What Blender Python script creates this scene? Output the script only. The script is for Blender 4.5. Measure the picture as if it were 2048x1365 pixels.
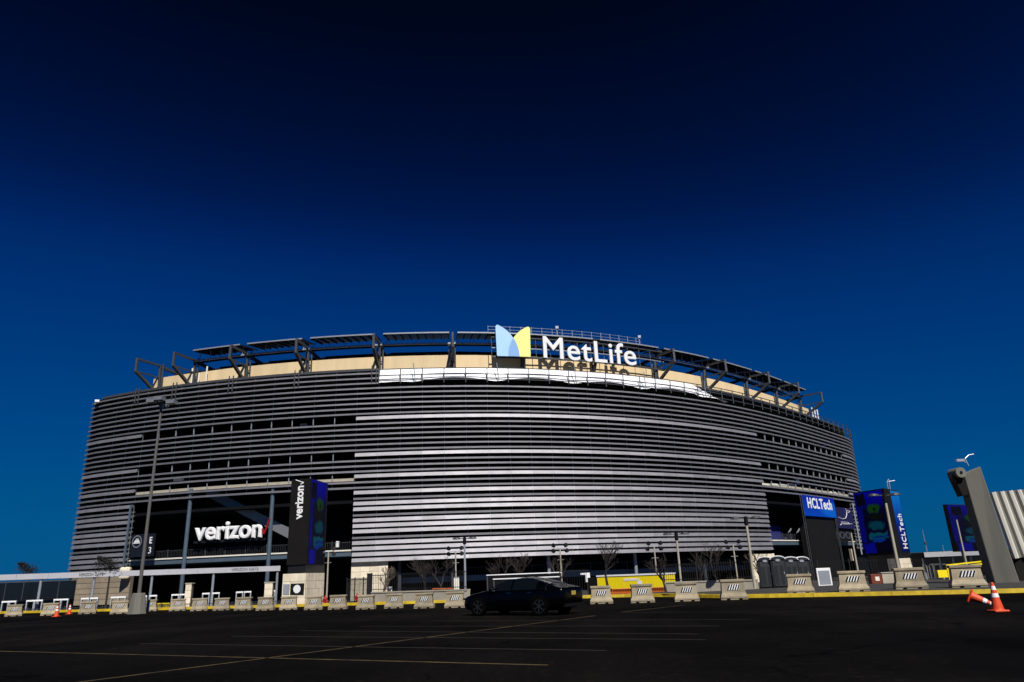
import bpy, bmesh, math, random
from mathutils import Vector, Matrix
R = math.radians
random.seed(7)
for o in list(bpy.data.objects): bpy.data.objects.remove(o)
scene = bpy.context.scene
col = scene.collection

# ---------------------------------------------------------------- camera
CAM = Vector((0, 0, 1.55))
PITCH, ROLL, FPX = R(18.2), R(2.23), 1422.0
FWD = Vector((0, math.cos(PITCH), math.sin(PITCH)))
UP0 = Vector((0, -math.sin(PITCH), math.cos(PITCH)))
RGT = Vector((1, 0, 0)) * math.cos(ROLL) - UP0 * math.sin(ROLL)
UPV = Vector((1, 0, 0)) * math.sin(ROLL) + UP0 * math.cos(ROLL)
cd = bpy.data.cameras.new('camera'); cam = bpy.data.objects.new('camera', cd); col.objects.link(cam)
cd.sensor_width = 36; cd.lens = FPX / 2048 * 36; cd.clip_start = .1; cd.clip_end = 6000
m = Matrix((RGT, UPV, -FWD)).transposed().to_4x4(); m.translation = CAM
cam.matrix_world = m
scene.camera = cam

# ---------------------------------------------------------------- sky, sun, exposure
SUN_EL, SUN_AZ = R(47), R(19)
SUNV = Vector((math.sin(SUN_AZ) * math.cos(SUN_EL), -math.cos(SUN_AZ) * math.cos(SUN_EL), math.sin(SUN_EL)))
w = bpy.data.worlds.new('World'); scene.world = w; w.use_nodes = True
nt = w.node_tree; nt.nodes.clear()
sky = nt.nodes.new('ShaderNodeTexSky'); sky.sky_type = 'NISHITA'; sky.sun_disc = False
sky.sun_elevation = SUN_EL; sky.sun_rotation = math.pi - SUN_AZ
sky.air_density = 1.0; sky.dust_density = 0.0; sky.ozone_density = 2.0; sky.altitude = 0
# deep, contrasty sky: each channel of the Nishita sky goes through a tone curve, the same in every direction
SKY_CURVES = (((0, 0), (.25, .0), (.5, .002), (1, .012)),
              ((0, 0), (.13, .014), (.18, .052), (.25, .18), (.5, .42), (.81, .58), (1, .60)),
              ((0, 0), (.22, .045), (.27, .15), (.32, .35), (.44, 1.06), (.6, 1.42), (.81, 1.66), (1, 1.68)))
sc1 = nt.nodes.new('ShaderNodeVectorMath'); sc1.operation = 'SCALE'; sc1.inputs['Scale'].default_value = .1
spx = nt.nodes.new('ShaderNodeSeparateColor'); cmb = nt.nodes.new('ShaderNodeCombineColor')
bg = nt.nodes.new('ShaderNodeBackground'); bg.inputs['Strength'].default_value = 0.15
wo = nt.nodes.new('ShaderNodeOutputWorld')
nt.links.new(sky.outputs[0], sc1.inputs[0]); nt.links.new(sc1.outputs[0], spx.inputs[0])
for ci, pts in enumerate(SKY_CURVES):
    fc = nt.nodes.new('ShaderNodeFloatCurve'); cv = fc.mapping.curves[0]
    fc.mapping.clip_max_y = 2.5; fc.mapping.extend = 'HORIZONTAL'
    while len(cv.points) > 2: cv.points.remove(cv.points[-1])
    cv.points[0].location = pts[0]; cv.points[1].location = pts[-1]
    for p in pts[1:-1]: cv.points.new(*p)
    for p in cv.points: p.handle_type = 'AUTO_CLAMPED'
    fc.mapping.update()
    nt.links.new(spx.outputs[ci], fc.inputs['Value']); nt.links.new(fc.outputs[0], cmb.inputs[ci])
nt.links.new(cmb.outputs[0], bg.inputs['Color']); nt.links.new(bg.outputs[0], wo.inputs[0])
sl = bpy.data.lights.new('sun', 'SUN'); sl.energy = 5.0; sl.angle = R(0.5); sl.color = (1, .96, .9)
so = bpy.data.objects.new('sun', sl); col.objects.link(so)
so.rotation_mode = 'QUATERNION'; so.rotation_quaternion = SUNV.to_track_quat('Z', 'Y'); so.location = SUNV * 300
vs = scene.view_settings
vs.view_transform = 'Standard'; vs.look = 'None'; vs.exposure = 0.0; vs.gamma = 1; vs.use_curve_mapping = False

# ---------------------------------------------------------------- survey helpers
def ray(x, y): return FWD + RGT * ((x - 1024) / FPX) + UPV * ((682.5 - y) / FPX)
def at(x, y, Y):
    d = ray(x, y); return CAM + d * (Y / d.y)
def onz(x, y, z):
    d = ray(x, y); return CAM + d * ((z - CAM.z) / d.z)
def smooth(a, b, t):
    t = min(1, max(0, (t - a) / (b - a))); return t * t * (3 - 2 * t)
def gz(x, y):
    """height of the paved apron beyond the kerb: it falls gently towards the building"""
    k = min(1, max(0, (y - 49) / 46)); k = 1 - (1 - k) ** 2
    return .16 - k * (1.3 + .5 * smooth(30, 70, x))

# ---------------------------------------------------------------- materials
MATS = {}
def mat(name, c, rough=.6, metal=0.0, var=.12, scale=3.0, bump=0.0, spec=.5, emit=None, es=1.0, streak=False):
    m = bpy.data.materials.new(name); m.use_nodes = True; MATS[name] = m
    n = m.node_tree; b = n.nodes['Principled BSDF']
    b.inputs['Roughness'].default_value = rough; b.inputs['Metallic'].default_value = metal
    b.inputs['Specular IOR Level'].default_value = spec
    b.inputs['Base Color'].default_value = (*c, 1)
    if emit:
        b.inputs['Emission Color'].default_value = (*emit, 1); b.inputs['Emission Strength'].default_value = es
    if var > 0:
        geo = n.nodes.new('ShaderNodeNewGeometry'); mp = n.nodes.new('ShaderNodeMapping')
        if streak: mp.inputs['Scale'].default_value = (1, 1, .12)
        tx = n.nodes.new('ShaderNodeTexNoise'); tx.inputs['Scale'].default_value = scale; tx.inputs['Detail'].default_value = 5
        tx.inputs['Roughness'].default_value = .65
        cr = n.nodes.new('ShaderNodeValToRGB')
        cr.color_ramp.elements[0].position = .3; cr.color_ramp.elements[1].position = .7
        cr.color_ramp.elements[0].color = (*[max(0, v * (1 - var)) for v in c], 1)
        cr.color_ramp.elements[1].color = (*[min(1, v * (1 + var)) for v in c], 1)
        n.links.new(geo.outputs['Position'], mp.inputs[0]); n.links.new(mp.outputs[0], tx.inputs['Vector'])
        n.links.new(tx.outputs['Fac'], cr.inputs[0]); n.links.new(cr.outputs[0], b.inputs['Base Color'])
        if bump > 0:
            bp = n.nodes.new('ShaderNodeBump'); bp.inputs['Strength'].default_value = bump; bp.inputs['Distance'].default_value = .02
            t2 = n.nodes.new('ShaderNodeTexNoise'); t2.inputs['Scale'].default_value = scale * 12
            n.links.new(geo.outputs['Position'], t2.inputs['Vector'])
            n.links.new(t2.outputs['Fac'], bp.inputs['Height']); n.links.new(bp.outputs[0], b.inputs['Normal'])
    return m
mat('louvre', (.36, .352, .375), .66, .85, .12, .5)
mat('louvre_body', (.16, .16, .17), .6, .2, .1, .5)
mat('ledge', (.05, .053, .06), .6, 0, .12, .6)
mat('blue_cloth', (.01, .014, .14), .7, 0, .1, 1)
mat('grey_pole', (.10, .097, .09), .6, 0, .1, 1)
mat('steel', (.058, .064, .074), .55, .3, .15, 1.2)
mat('steel_light', (.30, .33, .37), .5, .3, .1, 1.2)
mat('steel_blue', (.085, .125, .165), .5, .2, .12, .8)
mat('black_steel', (.012, .012, .013), .5, .2, .1, 1)
mat('void', (.006, .006, .007), .8, 0, .2, .5, spec=.1)
mat('interior', (.005, .0055, .007), .8, 0, .3, .2, spec=.1)  # near-black, the shade of the concourse is put into the colour
mat('solar', (.012, .014, .022), .25, .3, .1, 2)
mat('parapet', (.76, .585, .335), .8, 0, .10, .5, streak=True)
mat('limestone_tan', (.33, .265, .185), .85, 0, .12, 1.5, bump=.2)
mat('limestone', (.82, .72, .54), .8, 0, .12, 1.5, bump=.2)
mat('mortar', (.12, .10, .08), .9)
mat('concrete', (.33, .275, .185), .85, 0, .28, 2.2, bump=.3)
mat('concrete_grey', (.15, .145, .12), .85, 0, .18, .9, bump=.25, streak=True)
mat('concrete_pale', (.40, .36, .28), .85, 0, .15, 1.2, bump=.2)
mat('rib_pale', (.60, .57, .50), .7, 0, .12, 1.2, streak=True)
mat('white', (.85, .85, .85), .5, 0, .03, .6)
mat('white_vinyl', (.88, .88, .90), .45, 0, .03, .4)
mat('fascia', (.44, .44, .47), .5, 0, .06, .5)
mat('cream', (.78, .74, .64), .6, 0, .06, 1)
mat('alu_dim', (.22, .23, .25), .4, .3, .06, 2)
mat('alu', (.55, .57, .60), .35, .5, .06, 2)
mat('blue_pale', (.42, .68, .92), .45, 0, .04, .8)
mat('blue_mid', (.24, .44, .76), .45, 0, .04, .8)
mat('yellow_pale', (.92, .90, .28), .45, 0, .04, .8)
mat('yellow', (.92, .72, .005), .5, 0, .06, 1)
mat('yellow_paint', (.55, .38, .01), .7, 0, .3, 2.5)
mat('rust_red', (.16, .028, .01), .6, 0, .15, 2)
mat('orange', (.62, .13, .015), .6, 0, .15, 2)
mat('orange_cone', (.72, .07, .015), .5, 0, .12, 6)
mat('red', (.36, .008, .010), .45, 0, .1, 3)
mat('black', (.004, .004, .004), .6, 0, .1, 2, spec=.2)
mat('black_board', (.009, .0082, .0075), .7, 0, .15, .3, spec=.15)
mat('navy', (.006, .008, .014), .5, 0, .1, .6)
mat('grey_dark', (.028, .03, .034), .6, 0, .15, 1.5)
mat('toilet_grey', (.014, .016, .020), .5, 0, .12, 1.5)
mat('glass_dark', (.008, .010, .012), .12, 0, 0, spec=.6)
mat('bark', (.030, .023, .019), .9, 0, .3, 3)
mat('bark_pale', (.14, .105, .08), .9, 0, .3, 3)
mat('needles', (.010, .011, .008), .8, 0, .4, 2)
mat('car_paint', (.0008, .0009, .0014), .16, 0, 0, spec=.16)
mat('tyre', (.002, .002, .002), .95, 0, .2, 6, spec=.03)
mat('rim', (.055, .055, .06), .45, .7, 0)
mat('chrome', (.25, .35, .5), .25, 1, 0)
mat('car_glass', (.003, .005, .007), .06, 0, 0, spec=.7)
mat('plaza', (.035, .033, .030), .85, 0, .2, .6, bump=.3)

def vary(name, lo=.72, hi=1.18):
    n = MATS[name].node_tree; b = n.nodes['Principled BSDF']; src = b.inputs['Base Color'].links[0].from_socket
    oi = n.nodes.new('ShaderNodeObjectInfo'); mr = n.nodes.new('ShaderNodeMapRange'); mr.inputs['To Min'].default_value = lo; mr.inputs['To Max'].default_value = hi
    mxx = n.nodes.new('ShaderNodeMixRGB'); mxx.blend_type = 'MULTIPLY'; mxx.inputs[0].default_value = 1
    n.links.new(oi.outputs['Random'], mr.inputs['Value']); n.links.new(src, mxx.inputs[1]); n.links.new(mr.outputs[0], mxx.inputs[2]); n.links.new(mxx.outputs[0], b.inputs['Base Color'])
vary('concrete'); vary('louvre', .90, 1.08); vary('limestone', .88, 1.06); vary('limestone_tan', .85, 1.1); vary('parapet', .93, 1.05)
def asphalt():
    m = bpy.data.materials.new('asphalt'); m.use_nodes = True; MATS['asphalt'] = m
    n = m.node_tree; b = n.nodes['Principled BSDF']; b.inputs['Roughness'].default_value = .9
    b.inputs['Specular IOR Level'].default_value = .02
    geo = n.nodes.new('ShaderNodeNewGeometry')
    def noise(s, d=6, map_scale=None):
        t = n.nodes.new('ShaderNodeTexNoise'); t.inputs['Scale'].default_value = s; t.inputs['Detail'].default_value = d
        if map_scale:
            mp = n.nodes.new('ShaderNodeMapping'); mp.inputs['Scale'].default_value = map_scale; mp.inputs['Rotation'].default_value = (0, 0, R(-30))
            n.links.new(geo.outputs['Position'], mp.inputs[0]); n.links.new(mp.outputs[0], t.inputs['Vector'])
        else: n.links.new(geo.outputs['Position'], t.inputs['Vector'])
        return t.outputs['Fac']
    def ramp(f, p0, p1, c0, c1):
        r = n.nodes.new('ShaderNodeValToRGB'); e = r.color_ramp.elements
        e[0].position = p0; e[1].position = p1; e[0].color = (*c0, 1); e[1].color = (*c1, 1)
        n.links.new(f, r.inputs[0]); return r.outputs[0]
    def mul(a, b_):
        x = n.nodes.new('ShaderNodeMixRGB'); x.blend_type = 'MULTIPLY'; x.inputs[0].default_value = 1
        n.links.new(a, x.inputs[1]); n.links.new(b_, x.inputs[2]); return x.outputs[0]
    big = ramp(noise(.12), .35, .68, (.0022, .0021, .0022), (.0088, .0080, .0073))
    patch = ramp(noise(.5, 4, (1, .25, 1)), .38, .62, (.72, .72, .74), (1.15, 1.12, 1.08))
    fine = ramp(noise(60, 2), .3, .7, (.55, .55, .55), (1.5, 1.5, 1.5))
    brick_ = n.nodes.new('ShaderNodeTexVoronoi'); brick_.inputs['Scale'].default_value = .11; brick_.distance = 'CHEBYCHEV'
    n.links.new(geo.outputs['Position'], brick_.inputs['Vector'])
    rep_ = ramp(brick_.outputs['Color'], .25, .8, (.75, .75, .76), (1.2, 1.17, 1.12))
    speck = ramp(noise(5, 9), .58, .70, (1, 1, 1), (2.6, 2.4, 2.2))
    c = mul(mul(mul(mul(big, patch), fine), rep_), speck)
    # thin cracks
    vo = n.nodes.new('ShaderNodeTexVoronoi'); vo.feature = 'DISTANCE_TO_EDGE'; vo.inputs['Scale'].default_value = .16
    wn = n.nodes.new('ShaderNodeTexNoise'); wn.inputs['Scale'].default_value = .9; wn.inputs['Detail'].default_value = 5
    va = n.nodes.new('ShaderNodeVectorMath'); va.operation = 'MULTIPLY_ADD'; va.inputs[1].default_value = (2.2, 2.2, 0)
    n.links.new(geo.outputs['Position'], wn.inputs['Vector']); n.links.new(wn.outputs['Color'], va.inputs[0]); n.links.new(geo.outputs['Position'], va.inputs[2])
    n.links.new(va.outputs[0], vo.inputs['Vector'])
    crack = ramp(vo.outputs['Distance'], 0.002, 0.007, (.30, .30, .30), (1, 1, 1))
    c = mul(c, crack)
    n.links.new(c, b.inputs['Base Color'])
    bp = n.nodes.new('ShaderNodeBump'); bp.inputs['Strength'].default_value = .4; bp.inputs['Distance'].default_value = .01
    n.links.new(noise(90, 3), bp.inputs['Height']); n.links.new(bp.outputs[0], b.inputs['Normal'])
asphalt()

def led(name, stops, es, blobs=(), warp=.12):
    """a lit screen: a vertical run of colours with soft shapes over it (generated x across, z up)"""
    m = bpy.data.materials.new(name); m.use_nodes = True; MATS[name] = m
    n = m.node_tree; b = n.nodes['Principled BSDF']; b.inputs['Base Color'].default_value = (.003, .003, .004, 1); b.inputs['Roughness'].default_value = .6; b.inputs['Specular IOR Level'].default_value = .05
    tc = n.nodes.new('ShaderNodeTexCoord'); sep = n.nodes.new('ShaderNodeSeparateXYZ')
    ns = n.nodes.new('ShaderNodeTexNoise'); ns.inputs['Scale'].default_value = 5; ns.inputs['Detail'].default_value = 3
    wv_ = n.nodes.new('ShaderNodeVectorMath'); wv_.operation = 'MULTIPLY_ADD'; wv_.inputs[1].default_value = (warp,) * 3
    n.links.new(tc.outputs['Generated'], ns.inputs['Vector']); n.links.new(ns.outputs['Color'], wv_.inputs[0]); n.links.new(tc.outputs['Generated'], wv_.inputs[2])
    sh = n.nodes.new('ShaderNodeVectorMath'); sh.operation = 'SUBTRACT'; sh.inputs[1].default_value = (warp / 2,) * 3
    n.links.new(wv_.outputs[0], sh.inputs[0]); n.links.new(sh.outputs[0], sep.inputs[0])
    def mth(op, a, b_):
        q = n.nodes.new('ShaderNodeMath'); q.operation = op
        for i, v in enumerate((a, b_)):
            if isinstance(v, (int, float)): q.inputs[i].default_value = v
            else: n.links.new(v, q.inputs[i])
        return q.outputs[0]
    cr = n.nodes.new('ShaderNodeValToRGB'); e = cr.color_ramp.elements
    while len(e) > 1: e.remove(e[-1])
    e[0].position = stops[0][0]; e[0].color = (*stops[0][1], 1)
    for p, c in stops[1:]:
        q = e.new(p); q.color = (*c, 1)
    n.links.new(sep.outputs['Z'], cr.inputs[0]); cur = cr.outputs[0]
    for cx, cz, rx, rz, c, box in blobs:
        dx = mth('ABSOLUTE', mth('DIVIDE', mth('SUBTRACT', sep.outputs['X'], cx), rx), 0); dz = mth('ABSOLUTE', mth('DIVIDE', mth('SUBTRACT', sep.outputs['Z'], cz), rz), 0)
        d = mth('MAXIMUM', dx, dz) if box else mth('SQRT', mth('ADD', mth('MULTIPLY', dx, dx), mth('MULTIPLY', dz, dz)), 0)
        mr = n.nodes.new('ShaderNodeMapRange'); mr.interpolation_type = 'SMOOTHSTEP'; mr.inputs['From Min'].default_value = .9 if box else .55; mr.inputs['From Max'].default_value = 1; mr.inputs['To Min'].default_value = 1; mr.inputs['To Max'].default_value = 0
        n.links.new(d, mr.inputs['Value']); mxx = n.nodes.new('ShaderNodeMixRGB'); n.links.new(mr.outputs[0], mxx.inputs[0]); n.links.new(cur, mxx.inputs[1]); mxx.inputs[2].default_value = (*c, 1); cur = mxx.outputs[0]
    n.links.new(cur, b.inputs['Emission Color']); b.inputs['Emission Strength'].default_value = es
led('led_screen', [(0, (0, 0, .004)), (.30, (0, .0, .012)), (.55, (0, .0, .008)), (.72, (0, .0, .02)), (.85, (0, .0, .15)), (1, (0, .001, .22))], .85,
    [(.22, .88, .16, .10, (0, 0, .006), True), (.10, .48, .12, .30, (0, .001, .10), True), (.62, .44, .34, .09, (.0, .03, .05), False), (.62, .27, .34, .055, (.0, .045, .07), True), (.70, .255, .28, .012, (0, .004, .12), True),
     (.60, .20, .30, .035, (0, .02, .16), False), (.62, .72, .26, .10, (.003, .032, .004), False), (.64, .70, .07, .05, (.002, .004, .001), False), (.26, .08, .20, .09, (0, .001, .17), True), (.62, .58, .34, .07, (.001, .002, .002), False)])
led('led_blue', [(0, (0, .003, .06)), (.45, (0, .015, .20)), (.8, (.0, .10, .42)), (1, (0, .16, .50))], 1.0)
led('board_blue', [(0, (.0, .05, .40)), (.5, (.0, .03, .36)), (1, (.0, .015, .30))], 1.0, [(.95, .35, .55, .5, (0, .10, .52), False)])

# ---------------------------------------------------------------- mesh builder
WM = {}
def world_of(o): return WM.get(o.name, Matrix.Identity(4))
class MB:
    def __init__(s): s.v = []; s.f = []; s.mi = []
    def add(s, vs_, fs, mi=0):
        b = len(s.v); s.v += [Vector(v) for v in vs_]
        for f in fs: s.f.append([b + i for i in f]); s.mi.append(mi)
        return s
    def hexa(s, p, mi=0):    # 8 points: bottom 4 ccw, top 4 ccw
        return s.add(p, [(3, 2, 1, 0), (4, 5, 6, 7), (0, 1, 5, 4), (1, 2, 6, 5), (2, 3, 7, 6), (3, 0, 4, 7)], mi)
    def box(s, c, d, rz=0, mi=0, M=None):
        x, y, z = d[0] / 2, d[1] / 2, d[2] / 2
        p = [Vector(q) for q in ((-x, -y, -z), (x, -y, -z), (x, y, -z), (-x, y, -z), (-x, -y, z), (x, -y, z), (x, y, z), (-x, y, z))]
        rot = Matrix.Rotation(rz, 3, 'Z') if M is None else M
        return s.hexa([rot @ q + Vector(c) for q in p], mi)
    def bar(s, a, b, wd, h=None, mi=0, up=Vector((0, 0, 1))):
        a, b = Vector(a), Vector(b); h = h or wd; d = (b - a)
        if d.length < 1e-6: return s
        d.normalize()
        if abs(d.dot(up)) > .98: up = Vector((0, 1, 0))
        x = d.cross(up).normalized(); z = x.cross(d).normalized(); x = x * wd / 2; z = z * h / 2
        return s.hexa([a - x - z, a + x - z, b + x - z, b - x - z, a - x + z, a + x + z, b + x + z, b - x + z], mi)
    def tube(s, a, b, r0, r1=None, n=8, mi=0, cap=True):
        a, b = Vector(a), Vector(b); r1 = r0 if r1 is None else r1; d = (b - a).normalized()
        up = Vector((0, 0, 1)) if abs(d.z) < .95 else Vector((0, 1, 0))
        x = d.cross(up).normalized(); y = d.cross(x)
        vs_ = []
        for c, r in ((a, r0), (b, r1)):
            for i in range(n):
                t = 2 * math.pi * i / n; vs_.append(c + x * math.cos(t) * r + y * math.sin(t) * r)
        fs = [(i, (i + 1) % n, n + (i + 1) % n, n + i) for i in range(n)]
        if cap: fs += [tuple(range(n))[::-1], tuple(range(n, 2 * n))]
        return s.add(vs_, fs, mi)
    def lathe(s, prof, c=(0, 0, 0), n=16, mi=0, M=None):
        c = Vector(c); vs_ = []
        for r, z in prof:
            for i in range(n):
                t = 2 * math.pi * i / n; q = Vector((r * math.cos(t), r * math.sin(t), z))
                vs_.append((M @ q if M else q) + c)
        k = len(prof)
        fs = [(j * n + i, j * n + (i + 1) % n, (j + 1) * n + (i + 1) % n, (j + 1) * n + i) for j in range(k - 1) for i in range(n)]
        fs += [tuple(range(n))[::-1], tuple(range((k - 1) * n, k * n))]
        return s.add(vs_, fs, mi)
    def prism(s, pts, z0, z1, mi=0):
        n = len(pts)
        return s.add([(*p, z0) for p in pts] + [(*p, z1) for p in pts],
                     [tuple(range(n))[::-1], tuple(range(n, 2 * n))] + [(i, (i + 1) % n, n + (i + 1) % n, n + i) for i in range(n)], mi)
    def build(s, name, mats, parent=None, local=False, smooth_=False, bevel=0):
        me = bpy.data.meshes.new(name)
        vv = s.v
        if parent is not None and not local:
            inv = world_of(parent).inverted(); vv = [inv @ v for v in s.v]
        me.from_pydata([tuple(v) for v in vv], [], s.f)
        for mm in ([mats] if isinstance(mats, str) else mats): me.materials.append(MATS[mm])
        if not isinstance(mats, str): me.polygons.foreach_set('material_index', s.mi)
        if smooth_: me.polygons.foreach_set('use_smooth', [True] * len(me.polygons))
        me.update()
        o = bpy.data.objects.new(name, me); col.objects.link(o)
        if parent is not None: o.parent = parent; WM[o.name] = world_of(parent)
        if bevel:
            bv = o.modifiers.new('bevel', 'BEVEL'); bv.width = bevel; bv.segments = 2; bv.limit_method = 'ANGLE'
        return o
def tag(o, label, cat, group=None):
    o['label'] = label; o['category'] = cat
    if group: o['group'] = group
    return o
def thing(name, label, cat, loc=(0, 0, 0), rz=0, group=None):
    o = bpy.data.objects.new(name, None); col.objects.link(o); o.location = loc; o.rotation_euler = (0, 0, rz)
    WM[o.name] = Matrix.Translation(Vector(loc)) @ Matrix.Rotation(rz, 4, 'Z')
    o.empty_display_size = .3
    return tag(o, label, cat, group)
def kids(o): return [c for c in bpy.data.objects if c.parent == o]
def dup(root, loc, rz, label, group=None, scale=1.0):
    def cp(o, par):
        c = o.copy(); col.objects.link(c); c.parent = par
        for k in CH.get(o.name, []): cp(k, c)
        return c
    CH = {}
    for o in bpy.data.objects:
        if o.parent: CH.setdefault(o.parent.name, []).append(o)
    r = cp(root, None); r.location = loc; r.rotation_euler = (0, 0, rz); r.scale = (scale,) * 3 if not isinstance(scale, tuple) else scale
    r['label'] = label
    if group: r['group'] = group
    return r
def struct(o): o['kind'] = 'structure'; return o
def stuff(o): o['kind'] = 'stuff'; return o

# ---------------------------------------------------------------- lettering
DG = None
def letters(text, parent, mname, origin, xdir, width, height, depth, bold=0.0, name='letter', zdir=None, shear=0, space=1.0):
    """raised letters; origin = lower left corner, text fitted to width x height; each letter its own part"""
    cu = bpy.data.curves.new('text', 'FONT'); cu.body = text; cu.size = 1; cu.extrude = .05; cu.bevel_depth = bold; cu.bevel_resolution = 0; cu.resolution_u = 6; cu.shear = shear; cu.space_character = space
    to = bpy.data.objects.new('text', cu); col.objects.link(to)
    dg = bpy.context.evaluated_depsgraph_get()
    me = bpy.data.meshes.new_from_object(to.evaluated_get(dg))
    bpy.data.objects.remove(to)
    bm = bmesh.new(); bm.from_mesh(me); bpy.data.meshes.remove(me)
    bmesh.ops.remove_doubles(bm, verts=bm.verts, dist=1e-5)
    bm.verts.ensure_lookup_table()
    seen = set(); isl = []
    for v in bm.verts:
        if v.index in seen: continue
        st = [v]; grp = []; seen.add(v.index)
        while st:
            a = st.pop(); grp.append(a)
            for e in a.link_edges:
                q = e.other_vert(a)
                if q.index not in seen: seen.add(q.index); st.append(q)
        isl.append(grp)
    zm = max(abs(v.co.z) for v in bm.verts)
    xs = [v.co.x for v in bm.verts]; ys = [v.co.y for v in bm.verts]
    x0, x1, y0, y1 = min(xs), max(xs), min(ys), max(ys)
    isl.sort(key=lambda g: min(v.co.x for v in g))
    merged = []
    for g in isl:
        a, b = min(v.co.x for v in g), max(v.co.x for v in g)
        if merged:
            pa, pb = merged[-1][0], merged[-1][1]
            ov = min(b, pb) - max(a, pa)
            if ov > .5 * min(b - a, pb - pa):
                merged[-1] = (min(a, pa), max(b, pb), merged[-1][2] + g); continue
        merged.append((a, b, g))
    xdir = Vector(xdir).normalized(); zdir = Vector(zdir) if zdir else Vector((0, 0, 1)); nrm = xdir.cross(zdir).normalized()
    out = []
    for a, b, g in merged:
        ids = {v.index: i for i, v in enumerate(g)}
        mb = MB()
        vv = [Vector(origin) + xdir * ((v.co.x - x0) / (x1 - x0) * width) + zdir * ((v.co.y - y0) / (y1 - y0) * height) + nrm * (v.co.z / zm * depth / 2) for v in g]
        fs = set()
        for v in g:
            for f in v.link_faces: fs.add(f)
        mb.add(vv, [[ids[v.index] for v in f.verts] for f in fs])
        out.append(mb.build(name, mname, parent))
    bm.free()
    return out

# ================================================================ GROUND
KERB = [(-150, 112), (-70, 76), (-43.4, 64.6), (-30, 58.6), (-18, 53.4), (-8, 49.6), (0, 48.2), (5.0, 46.9), (6.3, 46.35), (7.4, 45.5), (8.3, 44.4), (9, 43.0), (9.7, 41.0), (10.3, 39.7), (11.1, 38.75), (12.3, 37.8), (14.1, 36.7), (17.1, 35.1), (20.0, 33.7), (22.8, 32.5), (45, 21.4), (90, 0)]
g = MB()
g.add([(-3000, -600, 0), (3000, -600, 0), (3000, 4000, 0), (-3000, 4000, 0)], [(0, 1, 2, 3)])
# the lot itself is a separate sheet a little above the far ground so the apron can dip below it
def kerb_y(x):
    for (a, b), (c, d) in zip(KERB, KERB[1:]):
        if a <= x <= c: return b + (d - b) * (x - a) / (c - a)
    return KERB[-1][1]
lot = MB()
xs = [-150, -110] + [-70 + 4 * i for i in range(41)]
n = len(xs)
lot.add([(x, -80, 0) for x in xs] + [(x, kerb_y(x), 0) for x in xs], [(i, i + 1, n + i + 1, n + i) for i in range(n - 1)])
# dense enough to follow the kerb
lot = MB(); xs = [-150 + i for i in range(241)]; n = len(xs)
lot.add([(x, -80, 0) for x in xs] + [(x, kerb_y(x), 0) for x in xs], [(i, i + 1, n + i + 1, n + i) for i in range(n - 1)])
struct(lot.build('parking_lot', 'asphalt'))
far = MB(); far.add([(-3000, -600, -2.2), (3000, -600, -2.2), (3000, 4000, -2.2), (-3000, 4000, -2.2)], [(0, 1, 2, 3)])
struct(far.build('ground', 'plaza'))
ap = MB(); ts = [0, .012, .04, .1, .16, .24, .32, .42, .54, .7, 1]
xs = [-150 + i for i in range(241)]
vv = []
for x in xs:
    ky = kerb_y(x) + .12
    for t in ts:
        y = ky + (190 - ky) * t; vv.append((x, y, gz(x, y)))
k = len(ts)
ap.add(vv, [(i * k + j, (i + 1) * k + j, (i + 1) * k + j + 1, i * k + j + 1) for i in range(len(xs) - 1) for j in range(k - 1)])
struct(ap.build('pavement', 'plaza'))
# yellow kerb stones, each a separate piece
kroot = thing('kerb', 'yellow painted concrete kerb along the edge of the parking lot', 'kerb', (0, 48, 0))
def along(poly, step):
    segs = [(Vector((*a, 0)), Vector((*b, 0))) for a, b in zip(poly, poly[1:])]
    out = []
    for a, b in segs:
        L = (b - a).length; nn = max(1, round(L / step))
        for i in range(nn): out.append((a + (b - a) * (i / nn), a + (b - a) * ((i + 1) / nn)))
    return out
for a, b in along(KERB[1:-1], 3.0):
    d = (b - a).normalized(); nrm = Vector((-d.y, d.x, 0))
    a2, b2 = a + d * .008, b - d * .008
    q = MB(); zt = .175 + random.uniform(-.005, .005)
    q.hexa([a2 - nrm * .02, b2 - nrm * .02, b2 + nrm * .34, a2 + nrm * .34,
            a2 + nrm * .02 + Vector((0, 0, zt)), b2 + nrm * .02 + Vector((0, 0, zt)), b2 + nrm * .34 + Vector((0, 0, zt)), a2 + nrm * .34 + Vector((0, 0, zt))])
    q.build('kerb_stone', 'yellow_paint', kroot)
# stall lines
def strip(a, b, wd, name='painted_line', m_='line_paint'):
    a, b = Vector((*a, .004)), Vector((*b, .004)); d = (b - a).normalized(); nr = Vector((-d.y, d.x, 0)) * wd / 2
    L = (b - a).length; N = max(2, int(L / .5)); q = MB(); vv = []
    for i in range(N + 1):
        p = a + (b - a) * (i / N); vv += [p - nr * random.uniform(.8, 1.05), p + nr * random.uniform(.8, 1.05)]
    q.add(vv, [(2 * i, 2 * i + 2, 2 * i + 3, 2 * i + 1) for i in range(N)])
    return struct(q.build(name, m_))
def worn_paint(name, top):
    m = mat(name, (.20, .135, .03), .85, 0, 0)
    n = m.node_tree; b = n.nodes['Principled BSDF']
    geo = n.nodes.new('ShaderNodeNewGeometry'); t = n.nodes.new('ShaderNodeTexNoise'); t.inputs['Scale'].default_value = 1.3; t.inputs['Detail'].default_value = 8; t.inputs['Roughness'].default_value = .75
    r = n.nodes.new('ShaderNodeValToRGB'); e = r.color_ramp.elements; e[0].position = .36; e[1].position = .66
    e[0].color = (.008, .0075, .0065, 1); e[1].color = (*[v * top for v in (.13, .085, .02)], 1)
    n.links.new(geo.outputs['Position'], t.inputs['Vector']); n.links.new(t.outputs['Fac'], r.inputs[0]); n.links.new(r.outputs[0], b.inputs['Base Color'])
worn_paint('line_paint', 1.0); worn_paint('line_faint', .16)
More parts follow.
